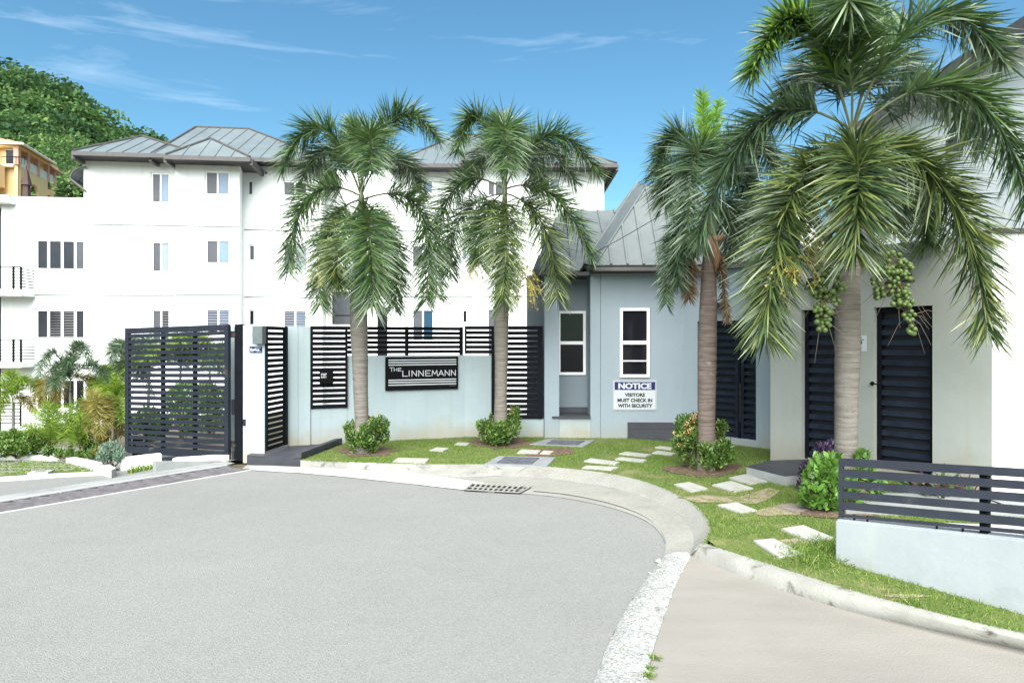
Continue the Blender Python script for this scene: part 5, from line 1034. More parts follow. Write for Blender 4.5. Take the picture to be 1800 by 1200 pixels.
# right block, facing the camera squarely
FR2 = Fac((-8.7, 30.3), (5, 30.3)); tr_ = FR2.thing('apartment_block', 'right white apartment block behind the palms, with hipped metal roof', 'building')
ex = lambda px, d=0: FR2.off(d).uz(px, 400)[0]
zeR = FR2.uz(750, 297)[1]
RW = [(723, 316, 762, 340), (723, 430, 762, 470), (723.5, 543, 763, 600)]; RS = [(811.5, 318, 820, 343), (811.5, 430.5, 821.5, 457), (812, 544, 822, 568)]
DD = [(663, 540.5, 684, 640)]
wallgrid(ex(686), ex(829), zB0, zeR, [hole(FR2, *r) for r in RW + RS], 0, .25, M_white, tr_)
for r, g_, l_ in zip(RW, [[M_gpale, M_gblue], [M_ggrey, M_gblue], [M_ggrey, glass('navy_window_glass', (.02, .06, .10))]], [[M_louvre, None], None, None]): win(FR2, tr_, *r, g_, fw=.07, mull=(.5,), d=.08, lou=l_)
for r, g_ in zip(RS, ([M_ggrey], [M_gblue], [M_gblk])): win(FR2, tr_, *r, g_, fw=.06, d=.08)
FRb = FR2.off(-1.0); zeRb = FRb.uz(860, 286)[1]
RB = [(856, 316, 895, 345), (854, 432, 895, 462), (856, 541.5, 896, 640)]
wallgrid(ex(829, -1), ex(930, -1), zB0, zeRb, [hole(FRb, *r) for r in RB], -1.0, .25, M_white, tr_, 'bay_wall')
for r, g_ in zip(RB, ([M_ggrey, M_gdark], [M_ggrey, M_gdark], [M_ggrey, M_gblk])): win(FRb, tr_, *r, g_, fw=.07, mull=(.35,), d=.08)
RE = [(948, 312, 985, 335), (948, 412, 985, 440), (948, 543, 985, 590)]
wallgrid(ex(930) + .001, ex(1062), zB0, zeR, [hole(FR2, *r) for r in RE], 0, .25, M_white, tr_)
for r, g_ in zip(RE, ([M_ggrey, M_gblue],) * 3): win(FR2, tr_, *r, g_, fw=.07, mull=(.5,), d=.08)
mb = MB(); mb.box(ex(829, -1), ex(829, -1) + .2, -.749, -.001, zB0, zeRb); mb.box(ex(930, -1) - .2, ex(930, -1), -.749, -.001, zB0, zeRb); mb.box(ex(1062) - .25, ex(1062), .251, 8, zB0, zeR); mb.box(ex(686), ex(686) + .25, .251, 8, zB0, zeR); mb.box(ex(686) + .3, ex(1062) - .3, .3, 8, zB0, zeR - .1); mb.build('bay_side', M_white, tr_)
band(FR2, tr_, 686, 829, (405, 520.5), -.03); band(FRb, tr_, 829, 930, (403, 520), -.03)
rf = MB().box(ex(700), ex(1050), 1, 7, zeR + .0, zeR + .03).build('roof', M_soffit, tr_)
def LR(px, py, Y): return FR2.local(AT(px, py, Y))
ezr = LR(690, 289, 29.6).z
p0_, p1_ = LR(806, 238, 35), LR(905, 238, 35); p1_.z = p0_.z
hip(rf, LR(687, 289, 29.5).x, LR(1083, 289, 29.5).x, -.85, 10, ezr, p0_, p1_, M_roof, .62)
pB = LR(866, 252, 31); zq = LR(812, 276, 28.5).z; hip(rf, LR(813, 276, 28.4).x, LR(935, 276, 28.4).x, -1.9, 3.5, zq, pB, pB.copy(), M_roof, .62)
flood(FR2, tr_, 708, 304)
mb = MB(); u_, z_ = FR2.uz(1066, 306); mb.tube([(u_, -.5, z_ + .35), (u_ + .1, -.5, z_ + .1), (u_ - .1, -.2, z_ - .25)], .07, 6); mb.build('downpipe', M_fascia, tr_)
mb = MB(); u_, z_ = FRb.uz(835, 304); mb.box(u_ - .06, u_ + .06, -1.03, -1.002, z_ - .05, z_ + .05); mb.build('wall_vent', M_gblk, tr_)
# stair link between the blocks
FC = Fac((-9.5, 31.6), (-5, 31.6)); tc_ = FC.thing('stair_link', 'white recessed stair block with tall dark glazing between the apartment blocks', 'building')
zc = FC.uz(620, 300)[1]
SWn = [(583.5, 470, 624, 507), (583.5, 512.5, 624, 570)]; 
wallgrid(FC.uz(560, 400)[0], FC.uz(692, 400)[0], zB0, zc, [hole(FC, *r) for r in SWn] + [hole(FC, 663, 540.5, 684, 640), hole(FC, 663, 470, 684, 516)], 0, .25, M_white, tc_)
for r in SWn: win(FC, tc_, *r, [M_ggrey], fw=.03, fm=M_black, d=.14, trans=((.72, .03),), mull=())
for r in ((663, 540.5, 684, 640), (663, 470, 684, 516)): win(FC, tc_, *r, [M_gblk], fw=.02, fm=M_black, d=.2)
mb = MB(); FC.rect(mb, 683, 300, 690, 640, -.3, -.002); mb.build('pilaster', M_white, tc_)

# tall white building at the right edge and gabled house behind the big palm
FW = Fac((9.0, 17.2), (9.0, 6.0)); tw2 = FW.thing('tall_house', 'tall white house at the right edge with dark sloping eave', 'building')
# wall plane X=9 running towards the camera
mb = MB(); mb.box(0, FW.len, 0, .25, -.1, 6.9); mb.build('wall', M_white, tw2); mb = MB(); mb.box(0, .2, .251, 6, -.1, 6.9); mb.build('end_wall', M_white, tw2)
mb = MB(); mb.box(-.4, FW.len, -.45, 6, 6.91, 7.05); mb.build('roof', M_roof, tw2); mb = MB(); mb.box(-.42, FW.len, -.50, -.452, 6.80, 7.1); mb.build('fascia', M_fascia, tw2)
mb = MB(); mb.box(0.1, 3.0, 1.0, 5, 7.06, 7.4); 
u_, z_ = FW.uz(1677, 250); win(FW, tw2, 1668, 247, 1694, 282, [M_ggrey], fw=.05, fm=M_fascia, d=-.04)
FI = Fac((5.6, 14.2), (9.2, 14.2)); ti = FI.thing('gabled_house', 'white gabled house glimpsed between the fronds of the big palm', 'building')
mb = MB(); wl, wr = FI.uz(1300, 500)[0], FI.uz(1476, 500)[0]; ze = 3.3; pkx = FI.uz(1378, 500)[0]; pz = FI.uz(1378, 322)[1]
mb.prism([(wl, 0, -.1), (wr, 0, -.1), (wr, 0, ze), (pkx, 0, pz), (wl, 0, ze)], (0, 4, 0)); mb.build('wall', M_white, ti)
rr_ = MB().prism([(wr + .15, -.2, ze - .14), (wr + .15, -.2, ze), (pkx, -.2, pz + .19), (pkx, -.2, pz + .05)], (0, 4.4, 0)).build('roof', M_roofg, ti)
mb = MB(); mb.prism([(wl - .15, -.2, ze - .14), (wl - .15, -.2, ze), (pkx - .001, -.2, pz + .19), (pkx - .001, -.2, pz + .05)], (0, 4.4, 0)); mb.build('roof_slope', M_roofg, rr_)

# ---------------------------------------------------------------- villa on the slope
pv = AT(31, 600, 72); FV = Fac((pv.x, pv.y), (pv.x - .235 * 10.5, pv.y + 10.2)); tv = FV.thing('villa', 'apricot villa with salmon columns, arches and terracotta roof on the hillside', 'building')
def vz(py): return FV.uz(31, py)[1]
zr0 = vz(254); z_fl = vz(290); z_bot = vz(420); Lv = FV.uz(84, 300)[0]; Lf = FV.uz(99, 300)[0]
# long side facade: storeys with arches
mb = MB(); za1, za2 = vz(345), vz(308)
a1 = [FV.uz(x, 300)[0] for x in (35.5, 48.5, 53, 68)]
wallgrid(.0, Lv, z_bot, z_fl, [(a1[0], a1[1], vz(400), za2 - .1), (a1[2], a1[3], vz(400), za2 - .1)], 0, .3, M_orange, tv)
for x0, x1 in ((a1[0], a1[1]), (a1[2], a1[3])):        # arch heads
    mb = MB(); r_ = (x1 - x0) / 2; cx_ = (x0 + x1) / 2; n = 8
    for k in range(n):
        t0, t1 = math.pi * k / n, math.pi * (k + 1) / n; zs0 = za2 - .1 - r_
        p = [(cx_ - r_ * math.cos(t0), .002, zs0 + r_ * math.sin(t0)), (cx_ - r_ * math.cos(t1), .002, zs0 + r_ * math.sin(t1))]; mb.prism([p[0], p[1], (p[1][0], .002, za2 - .1), (p[0][0], .002, za2 - .1)], (0, .28, 0))
    mb.build('arch', M_orange, tv)
mb = MB(); mb.box(0, Lv, 2.2, 2.4, z_bot, zr0 + .4); mb.build('rear_wall', M_orange, tv)
mb = MB(); mb.box(-.02, Lf, -.02, .1, z_fl + .002, vz(274)); mb.build('balustrade', M_cream, tv)
mb = MB(); mb.box(-.2, Lf + .1, -.2, 2.1, zr0 - .35, zr0 - .02); mb.build('eave_beam', M_orange, tv)
for px in (31, 48.5, 66, 83.5, 95):
    u_ = FV.uz(px, 300)[0]; mb = MB(); mb.box(u_ - .22, u_ + .22, -.15, .3, z_fl + .003 if px < 90 else z_bot, zr0 - .36); mb.build('column', M_pink, tv)
for px in (40, 57, 73):
    u_ = FV.uz(px, 280)[0]; mb = MB(); mb.box(u_ - .7, u_ + .7, 2.14, 2.19, z_fl + .8, zr0 - .9); mb.build('window', M_gdark, tv)
# end facade facing the camera
pw = FV.world((0, 0, 0)); FV2 = Fac((pw.x - 9, pw.y - .4), (pw.x, pw.y)); l2 = lambda x, y, z: tuple(FV.local(FV2.world((x, y, z))))
def vb(x0, x1, y0, y1, z0, z1, name, m): mb = MB(); mb.box(x0, x1, y0, y1, z0, z1); mb.v = [l2(*v) for v in mb.v]; return mb.build(name, m, tv)
E = FV2.len; ux_ = lambda px: FV2.uz(px, 300)[0]
vb(0, ux_(30) - .0, .35, .6, z_bot, zr0 - .36, 'end_wall', M_orange); vb(ux_(7), ux_(20), .30, .345, vz(286), vz(263), 'window', M_gdark); vb(ux_(7) - .1, ux_(20) + .1, .28, .3, vz(263), vz(261), 'window_head', M_whitetrim)
vb(0, E - .3, -.3, .34, vz(294), vz(290.5), 'terrace_slab', M_cream); vb(0, ux_(12), -2.2, -.31, vz(332), vz(293), 'lower_terrace', M_orange)
vb(ux_(9), ux_(12.5), -2.4, -2.21, vz(345), vz(292), 'column', M_pink); vb(0, ux_(8), -2.25, -2.2, vz(326), vz(312), 'window', M_gdark)
mb = MB(); 
for k in range(9): x = ux_(5) + k * .3; mb.box(x, x + .03, -.3, -.27, vz(290), vz(277))
mb.box(ux_(5), ux_(5) + 2.6, -.31, -.26, vz(277.5), vz(276.5)); mb.v = [l2(*v) for v in mb.v]; mb.build('railing', M_black, tv)
# roof
pk = FV.local(AT(-14, 231, 78)); c = [(-.7, -.7), (Lv + .2, -.7), (Lv + .2, 9), ]
a_ = Vector((-.7, -.7, zr0)); b_ = Vector((Lv + .3, -.7, zr0)); cI = Vector(l2(-1, -.8, zr0)); rf = MB().prism([a_ + Vector((.2, .2, -.05)), b_ + Vector((-.2, .2, -.05)), b_ + Vector((-.2, 3, -.05)), a_ + Vector((.2, 3, -.05))], (0, 0, .03)).build('roof', M_terra, tv)
top = Vector((3.0, 6.5, vz(231) + .6)); top2 = Vector((6.5, 6.5, vz(231) + .4)); roof_face(rf, [a_, b_, top2, top], (1, 0, 0), .9, M_terra, .06, .08); roof_face(rf, [cI, a_, top], (-1, .3, 0), .9, M_terra, .06, .08); roof_face(rf, [b_, Vector((Lv + .3, 12, zr0)), top2], (0, 1, 0), .9, M_terra, .06, .08)
mb = MB(); mb.tube([a_ + Vector((0, 0, -.06)), b_ + Vector((0, 0, -.06))], .14, 6); mb.tube([a_ + Vector((0, 0, -.06)), cI + Vector((0, 0, -.06))], .14, 6); mb.build('gutter_board', M_cream, rf)
lw_ = Vector((Lv + .3, -.5, zr0 - .55)); roof_face(rf, [lw_, Vector((Lf + .9, -.5, zr0 - .55)), Vector((Lf + .5, 3, zr0 + .3)), Vector((Lv + .3, 3, zr0 + .3))], (1, 0, 0), .9, M_terra, .1, .08)
mb = MB(); mb.box(Lv + .5, Lf + 1.2, -.6, 2.5, vz(323), vz(318)); mb.build('lower_roof', M_terra, rf); mb = MB(); mb.box(Lv + .3, Lf + .9, 0, 2, z_bot, vz(335)); mb.box(Lv + .3, Lf + .3, 0, .3, vz(316), vz(305)); mb.build('lower_wall', M_orange, tv)
# closed parasol
c = AT(46, 345, 69); mb = MB(); mb.tube([c + Vector((0, 0, -2)), c + Vector((0, 0, 3.1))], .06, 6); tpz = thing('closed_parasol', 'folded brown canvas parasol on the villa terrace', 'parasol', c); mb.v = [tuple(Vector(v) - c) for v in mb.v]; mb.build('pole', M_brown, tpz)
mb = MB(); n = 10
for (z0, z1, r0, r1) in ((1.1, 2.55, .42, .16), (-.4, 1.2, .36, .26)):
    vs = []; 
    for z_, r_ in ((z0, r0), (z1, r1)): vs += [(r_ * (1 + .25 * (k % 2)) * math.cos(2 * math.pi * k / n), r_ * (1 + .25 * (k % 2)) * math.sin(2 * math.pi * k / n), z_) for k in range(n)]
    mb.add(vs, [(k, (k + 1) % n, n + (k + 1) % n, n + k) for k in range(n)] + [tuple(range(n))[::-1], tuple(range(n, 2 * n))])
mb.build('folded_canopy', M_brown, tpz)

# ---------------------------------------------------------------- hillside forest
C, T, S = [], [], []
for i in range(1700):
    y = 66 + 112 * rnd.random() ** .8; px = rnd.uniform(-120, 420); x = (px - CX) / FPX * y; z = hill_h(x, y)
    if y < 108 and px < 118: continue
    if FPX * (z - CZ) / y + 0 < 170: continue
    r = rnd.choice((1.4, 2.0, 2.8, 3.6, 4.6)) * rnd.uniform(.85, 1.15) * (.8 + y / 400); n = int(170 + 35 * r)
    P, d = ball_points((x, y, z + r * .7), (r, r, r * .85), n, .5); C.append(P); T.append(np.clip(np.full(n, rnd.choice((0.0, .1, .25, .4, .55, .75))) + 0 * P[:, 0], 0, 1)); S.append(np.full(n, .5 + r * .16))
C = np.concatenate(C); T = np.concatenate(T); S = np.concatenate(S)
o = cloud('forest', C, S * .8, M_forest, None, aspect=.6, upb=1.0, tint=T); tag(o, 'dense green forest covering the hillside beyond the villa', 'forest', kind='stuff')
def leafy_tree(name, lb, px, py, Y, r, h, m=None, n=900, cat='tree', trunk=True, group=None, sz=.32):
    c = AT(px, py, Y); t_ = thing(name, lb, cat, (c.x, c.y, c.z - h), 0, group)
    if trunk: mb = MB(); mb.tube([(0, 0, 0), (.1, 0, h * .5), (0, .1, h)], [.16, .12, .05], 7); [mb.tube([(0, 0, h * .5), (math.cos(k) * r * .6, math.sin(k) * r * .6, h + rnd.uniform(-.3, .5) * r)], [.07, .02], 5) for k in range(0, 6)]; mb.build('trunk', M_twig, t_)
    P = []; 
    for k in range(9): P.append(ball_points((rnd.uniform(-.5, .5) * r, rnd.uniform(-.5, .5) * r, h + rnd.uniform(-.5, .5) * r), (r * .55,) * 3, n // 9, .3)[0])
    P = np.concatenate(P); cr = cloud('crown', P, np.full(len(P), sz), m or M_forest, t_, aspect=.55, upb=1.0, tint=nr.uniform(.1, .7, 9).repeat(n // 9)); return t_
for k, (px, py, Y, r, lb) in enumerate([(116, 322, 88, 3.4, 'dark green tree between the villa and the left apartment block'), (136, 335, 44, 1.5, 'yellow green bushy tree just above the parapet wing'), (128, 296, 92, 5.0, 'deep green tree behind the curved canopy'), (112, 285, 108, 5.0, 'rounded hillside tree behind the villa roof end')]):
    leafy_tree('tree', lb, px, py, Y, r, 5)
mb = MB(); c = AT(123, 345, 48); mb.tube([c, c + Vector((0, 0, 1.4))], .12, 7); tag(mb.build('chimney_post', M_white), 'thin white post among the trees above the parapet wing', 'post')
# ---------------------------------------------------------------- big palms
DROOP = .12
def palm(name, label, Y, base, trunk, heart, shaft, fronds, mt, tm, L0=.42, W0=.0155, cnt=700, root_r=.10, z0=.09):
    """base/heart are pixel points at depth Y; trunk = [(px,py,radius)...] from the ground up"""
    b = AT(base[0], base[1], Y); b.z = z0; t_ = thing(name, label, 'palm tree', b)
    pts = [AT(px, py, Y) - b for px, py, r in trunk]; pts[0].z = 0; rad = [r for _, _, r in trunk]
    if len(trunk) < 3: pass
    P, Rr = [], []                                    # ring scars: fine swellings up the trunk
    for i in range(len(pts) - 1):
        L_ = (pts[i + 1] - pts[i]).length; k = max(2, int(L_ / .022))
        for j in range(k):
            f = j / k; P.append(pts[i].lerp(pts[i + 1], f)); Rr.append((rad[i] * (1 - f) + rad[i + 1] * f) * (1 + (.018 if (len(P) % 4 == 0) else 0) + rnd.uniform(-.006, .006)))
    P.append(pts[-1]); Rr.append(rad[-1]); mb = MB(); mb.tube(P, Rr, 14); mb.build('trunk', tm, t_, True)
    h = AT(heart[0], heart[1], Y) - b; s0 = pts[-1]; mb = MB(); mb.tube([s0 + (h - s0) * f + Vector((.003, 0, 0)) for f in (0, .25, .6, 1, 1.15)], [rad[-1] * .98, rad[-1] * .95, rad[-1] * .7, rad[-1] * .45, rad[-1] * .2], 12); mb.build('crownshaft', M_shaft, t_, True)
    for fr_ in fronds:
        st, md, tp = fr_[0], fr_[1], fr_[2]; kw = fr_[3] if len(fr_) > 3 else {}
        g = lambda p: tuple(AT(p[0], p[1], Y + (p[2] if len(p) > 2 else 0)) - b)
        a = g(st if st else heart); n_ = int(cnt * kw.get('n', 1))
        frond(a, g(md), g(tp), L0 * kw.get('L', 1), W0 * kw.get('W', 1), n_, kw.get('m', mt), t_, bare=kw.get('bare', .16), droop=kw.get('droop', DROOP), spread=kw.get('sp', 68), rr=kw.get('rr', .014))
    return t_, b
def panicle(parent, b, Y, a, tip, n, ln, m, spread=.5, dots=9, size=.03, stalkm=None):
    """branching flower stalk with many small buds"""
    A = np.array(AT(a[0], a[1], Y + (a[2] if len(a) > 2 else 0)) - b); B = np.array(AT(tip[0], tip[1], Y + (tip[2] if len(tip) > 2 else 0)) - b); mb = MB(); C = []
    mid = (A + B) / 2 + np.array([0, 0, .1]); pts = bez(A, mid, B, 8); mb.tube([Vector(p) for p in pts], [.014, .013, .012, .010, .008, .006, .005, .004], 6)
    for k in range(n):
        p = pts[rnd.randrange(2, 8)]; d = nr.normal(0, spread, 3); d[2] = d[2] * .5 - .55; d = d / np.linalg.norm(d) * ln * rnd.uniform(.5, 1.1); q = p + d * .5 + np.array([0, 0, .04]); e_ = p + d + np.array([0, 0, -.05])
        mb.tube([Vector(p), Vector(q), Vector(e_)], [.004, .003, .0015], 4, cap=False); t = nr.random(dots)[:, None]; C.append(p * (1 - t) ** 2 + 2 * t * (1 - t) * q + t * t * e_ + nr.normal(0, .006, (dots, 3)))
    o = mb.build('flower_stalk', stalkm or M_stalk, parent); C = np.concatenate(C); f = cloud('buds', C, np.full(len(C), size), m, o, aspect=.8, upb=1, seg=1); f['kind'] = 'stuff'
tA, bA = palm('palm_tree', 'first palm from the left, in front of the slatted screen and name wall', 9.85, (636, 797), [(637, 797, .125), (636, 740, .098), (634, 690, .103), (633, 640, .112), (631, 580, .125), (630, 530, .12), (633, 470, .10), (634, 430, .085)], (635, 345), None,
  [(None, (690, 208, 0), (769, 243, -.2), {'L': .95}), (None, (566, 225, 0), (494, 300, -.1), {}), (None, (578, 262, .4), (520, 345, .5), {'n': .7}), (None, (648, 240, -.45), (652, 300, -1.3), {'L': 1.15, 'sp': 70}), (None, (545, 345, -.2), (506, 478, -.3), {'L': 1.0}),
   ((637, 352), (650, 410, -1.0), (654, 535, -1.25), {'L': 1.15, 'sp': 70, 'n': 1.1}), ((630, 352), (578, 405, -.3), (562, 536, -.4), {}), ((640, 350), (736, 368, 0), (748, 530, -.1), {'L': 1.1}), ((638, 352), (690, 430, .3), (694, 540, .4), {'L': .9}), (None, (612, 262, .8), (585, 330, 1.6), {'n': .7}), (None, (690, 275, .8), (745, 345, 1.4), {'n': .8}),
   ((636, 352), (598, 430, -.7), (595, 500, -.9), {'L': .9, 'n': .8, 'm': M_fr2}), ((638, 352), (665, 420, .6), (672, 500, .9), {'n': .7, 'm': M_fr2}), (None, (632, 255, .1), (622, 215, .3), {'n': .7, 'L': .8})], M_fr1, M_trunk, L0=.43)
panicle(tA, bA, 9.85, (628, 420, -.3), (562, 478, -.6), 30, .28, M_bloom); panicle(tA, bA, 9.85, (640, 430, -.2), (676, 490, -.5), 22, .25, M_bloom)
tB, bB = palm('palm_tree', 'second palm from the left, rising between the name wall and the gatehouse', 10.67, (880, 780), [(880, 780, .125), (880, 700, .095), (881, 640, .10), (881, 560, .118), (882, 520, .115), (884, 450, .09), (886, 420, .07)], (887, 333), None,
  [(None, (842, 208, 0), (803, 268, -.2), {'L': .9}), (None, (888, 225, -.35), (892, 300, -1.3), {'L': 1.2, 'sp': 75}), (None, (965, 238, 0), (1050, 305, -.1), {'L': 1.05}), (None, (945, 262, .5), (1010, 320, .8), {'n': .8}), (None, (795, 338, -.1), (768, 520, -.2), {'L': 1.1}),
   (None, (970, 343, -.1), (1040, 452, -.2), {'L': 1.0}), ((888, 340), (890, 410, -.9), (885, 530, -1.2), {'m': M_fr2, 'sp': 70, 'n': 1.1}), ((888, 340), (953, 395, -.3), (980, 525, -.4), {'m': M_fr2, 'L': 1.05}), ((884, 340), (850, 385, -.3), (842, 462, -.5), {}), (None, (915, 250, .8), (950, 320, 1.5), {'n': .7}), (None, (862, 262, .8), (825, 320, 1.4), {'n': .7}), (None, (884, 250, .1), (878, 205, .3), {'n': .7, 'L': .85}), ((888, 340), (812, 380, .6), (790, 480, .8), {'n': .8})], M_fr1, M_trunk, L0=.45)
panicle(tB, bB, 10.67, (876, 452, -.3), (824, 484, -.6), 34, .34, M_bloom2, .5, 8); panicle(tB, bB, 10.67, (892, 460, -.3), (930, 500, -.7), 60, .42, M_bloom, .45, 14); panicle(tB, bB, 10.67, (890, 470, -.3), (908, 520, -.6), 34, .3, M_bloom, .45, 12)
tC, bC = palm('palm_tree', 'third palm from the left with a brownish trunk and pinkish flowering bush at its foot', 8.5, (1243, 815), [(1241, 815, .12), (1242, 740, .105), (1243, 640, .115), (1245, 540, .108), (1246, 470, .088), (1248, 430, .07)], (1250, 345), None,
  [(None, (1240, 260, 0), (1235, 166, 0), {'m': M_frb, 'L': .5, 'n': .6, 'droop': .1}), (None, (1252, 255, 0), (1264, 178, .1), {'m': M_frb, 'L': .45, 'n': .45, 'droop': .1}), (None, (1196, 240, .2), (1152, 305, .2), {'m': M_fr3}), (None, (1225, 268, -.4), (1207, 425, -.8), {'m': M_fr3, 'L': 1.1}), (None, (1186, 300, .1), (1168, 360, .1), {'m': M_fr3, 'n': .8}),
   ((1248, 385), (1186, 400, 0), (1172, 535, -.1), {'L': .62, 'm': M_fr3, 'n': .75}), ((1248, 390), (1198, 420, -.1), (1192, 500, -.2), {'L': .65, 'm': M_fr3}), ((1247, 400), (1218, 440, 0), (1211, 525, 0), {'L': .5, 'm': M_frdead, 'n': .7}), ((1250, 440), (1264, 470, 0), (1279, 563, 0), {'L': .34, 'm': M_frdead, 'n': .6}),
   (None, (1310, 245, .5), (1370, 320, .8), {'m': M_fr3}), (None, (1295, 300, .3), (1325, 400, .5), {'m': M_fr3}), (None, (1270, 250, .6), (1300, 300, 1.2), {'m': M_fr3, 'n': .8}), (None, (1275, 370, .4), (1290, 450, .5), {'m': M_fr3, 'n': .8})], M_fr3, M_trunk2, L0=.42)
mb = MB(); q = [AT(px, py, 8.4) - bC for px, py in ((1236, 442), (1243, 420), (1252, 432), (1260, 455), (1258, 478))]; mb.tube([q[1] + Vector((-.02, 0, 0)), q[2], q[3], q[4]], [.06, .075, .05, .008], 8); mb.build('dead_sheath', M_spathe, tC, True)
mb = MB(); q = [AT(px, py, 8.45) - bC for px, py in ((1240, 425), (1262, 420), (1276, 414))]; mb.tube(q, [.08, .05, .012], 8); mb.build('dead_sheath', M_spathe, tC, True)
YD = 6.86
tD, bD = palm('palm_tree', 'tallest palm at the right, hung with clusters of round green fruit', YD, (1488, 880), [(1486, 884, .12), (1487, 800, .108), (1488, 700, .11), (1490, 620, .12), (1490, 540, .118), (1492, 470, .10), (1493, 400, .085), (1494, 330, .08)], (1496, 238), None,
  [((1497, 236), (1498, 55, -.15), (1492, 0, -1.1), {'L': 1.2, 'sp': 75}), ((1497, 236), (1412, 35, 0), (1317, 130, -.1), {'m': M_frb, 'n': .5, 'L': .85}), ((1497, 236), (1415, 42, 0), (1322, 128, -.1), {'L': 1.0}), ((1497, 236), (1625, 30, 0), (1765, 110, .1), {'L': 1.1, 'n': .85}), ((1497, 236), (1690, 158, 0), (1812, 372, -.1), {'L': 1.2, 'bare': .22}),
   ((1492, 225), (1338, 216, .2), (1228, 425, .3), {'m': M_fr3, 'L': 1.15}), ((1490, 260), (1392, 345, -.4), (1345, 592, -.6), {'m': M_fr2, 'L': 1.3, 'n': 1.3}), ((1494, 250), (1508, 290, -.9), (1503, 440, -1.15), {'m': M_fr2, 'L': 1.25, 'sp': 75, 'n': 1.2}), ((1497, 250), (1655, 325, -.3), (1737, 585, -.5), {'m': M_fr2, 'L': 1.25, 'n': 1.3}),
   ((1497, 250), (1590, 300, .4), (1630, 430, .6), {'L': 1.0, 'n': .8}), ((1497, 236), (1440, 120, .7), (1375, 200, 1.4), {'m': M_fr3}), ((1497, 236), (1560, 105, .8), (1640, 175, 1.5), {'m': M_fr3, 'n': .6}), ((1494, 250), (1420, 300, .5), (1380, 430, .8), {'m': M_fr3}), ((1497, 260), (1560, 300, .3), (1570, 400, .5), {'n': .7}), ((1497, 240), (1620, 160, .8), (1725, 265, 1.3), {'n': .8, 'm': M_fr3}), ((1497, 240), (1530, 110, .5), (1560, 40, .9), {'n': .7, 'bare': .3})], M_fr1, M_trunk, L0=.40, W0=.019, cnt=820)
panicle(tD, bD, YD, (1470, 400, -.4), (1395, 470, -.7), 52, .34, M_bloom, .5, 12); panicle(tD, bD, YD, (1465, 420, -.4), (1420, 455, -.6), 24, .25, M_bloom, .5, 8)
fm = bmesh.new(); bmesh.ops.create_icosphere(fm, subdivisions=2, radius=1); FME = bpy.data.meshes.new('fruit'); fm.to_mesh(FME); fm.free(); FME.materials.append(M_fruit); FME.polygons.foreach_set('use_smooth', [True] * len(FME.polygons))
def fruit_cluster(stalk, outline, n, lb):
    pts = [AT(px, py, YD - .5) - bD for px, py in stalk]; mb = MB(); mb.tube(pts, [.028] + [.02] * (len(pts) - 2) + [.008], 7); o = mb.build('fruit_stalk', M_stalk, tD, True); placed = []
    tries = 0
    while len(placed) < n and tries < 6000:
        tries += 1; k = rnd.randrange(len(outline)); cx_, cy_, r_ = outline[k]; a, q = rnd.uniform(0, 6.28), math.sqrt(rnd.random()) * r_; p = AT(cx_ + q * math.cos(a), cy_ + q * math.sin(a), YD - .55 + rnd.uniform(-1, 1) * r_ * .005) - bD
        if any((p - s).length < .034 for s in placed): continue
        placed.append(p); f = link('fruit', FME, None, o); f.location = p; s = rnd.uniform(.019, .026); f.scale = (s, s, s * 1.12); f.rotation_euler = (rnd.random() * 3, rnd.random() * 3, 0)
    mb = MB()
    for p in placed:                                   # thin twigs from the stalk to the fruit
        s = min(pts, key=lambda w_: (w_ - p).length + rnd.uniform(0, .1)); m_ = (s + p) / 2 + Vector((0, 0, .02)); mb.tube([s, m_, p], [.004, .003, .003], 4, cap=False)
    for k in range(26): s = rnd.choice(pts[1:]); d = Vector((rnd.uniform(-1, 1), rnd.uniform(-.6, .3), rnd.uniform(-1, .2))).normalized() * rnd.uniform(.2, .42); mb.tube([s, s + d * .5 + Vector((0, 0, .03)), s + d - Vector((0, 0, .06))], [.004, .0028, .001], 4, cap=False)
    mb.build('twigs', M_twig, o)
fruit_cluster([(1482, 395), (1466, 430), (1455, 470), (1450, 520), (1446, 560)], [(1455, 480, 20), (1460, 500, 22), (1442, 510, 18), (1455, 530, 20), (1440, 545, 12), (1475, 505, 10), (1447, 565, 13), (1445, 578, 6)], 130, '')
fruit_cluster([(1505, 395), (1530, 425), (1555, 455), (1575, 500), (1598, 555)], [(1565, 462, 22), (1590, 470, 14), (1555, 495, 24), (1580, 495, 24), (1545, 515, 10), (1590, 525, 16), (1598, 555, 10), (1603, 580, 7), (1578, 530, 10)], 165, '')

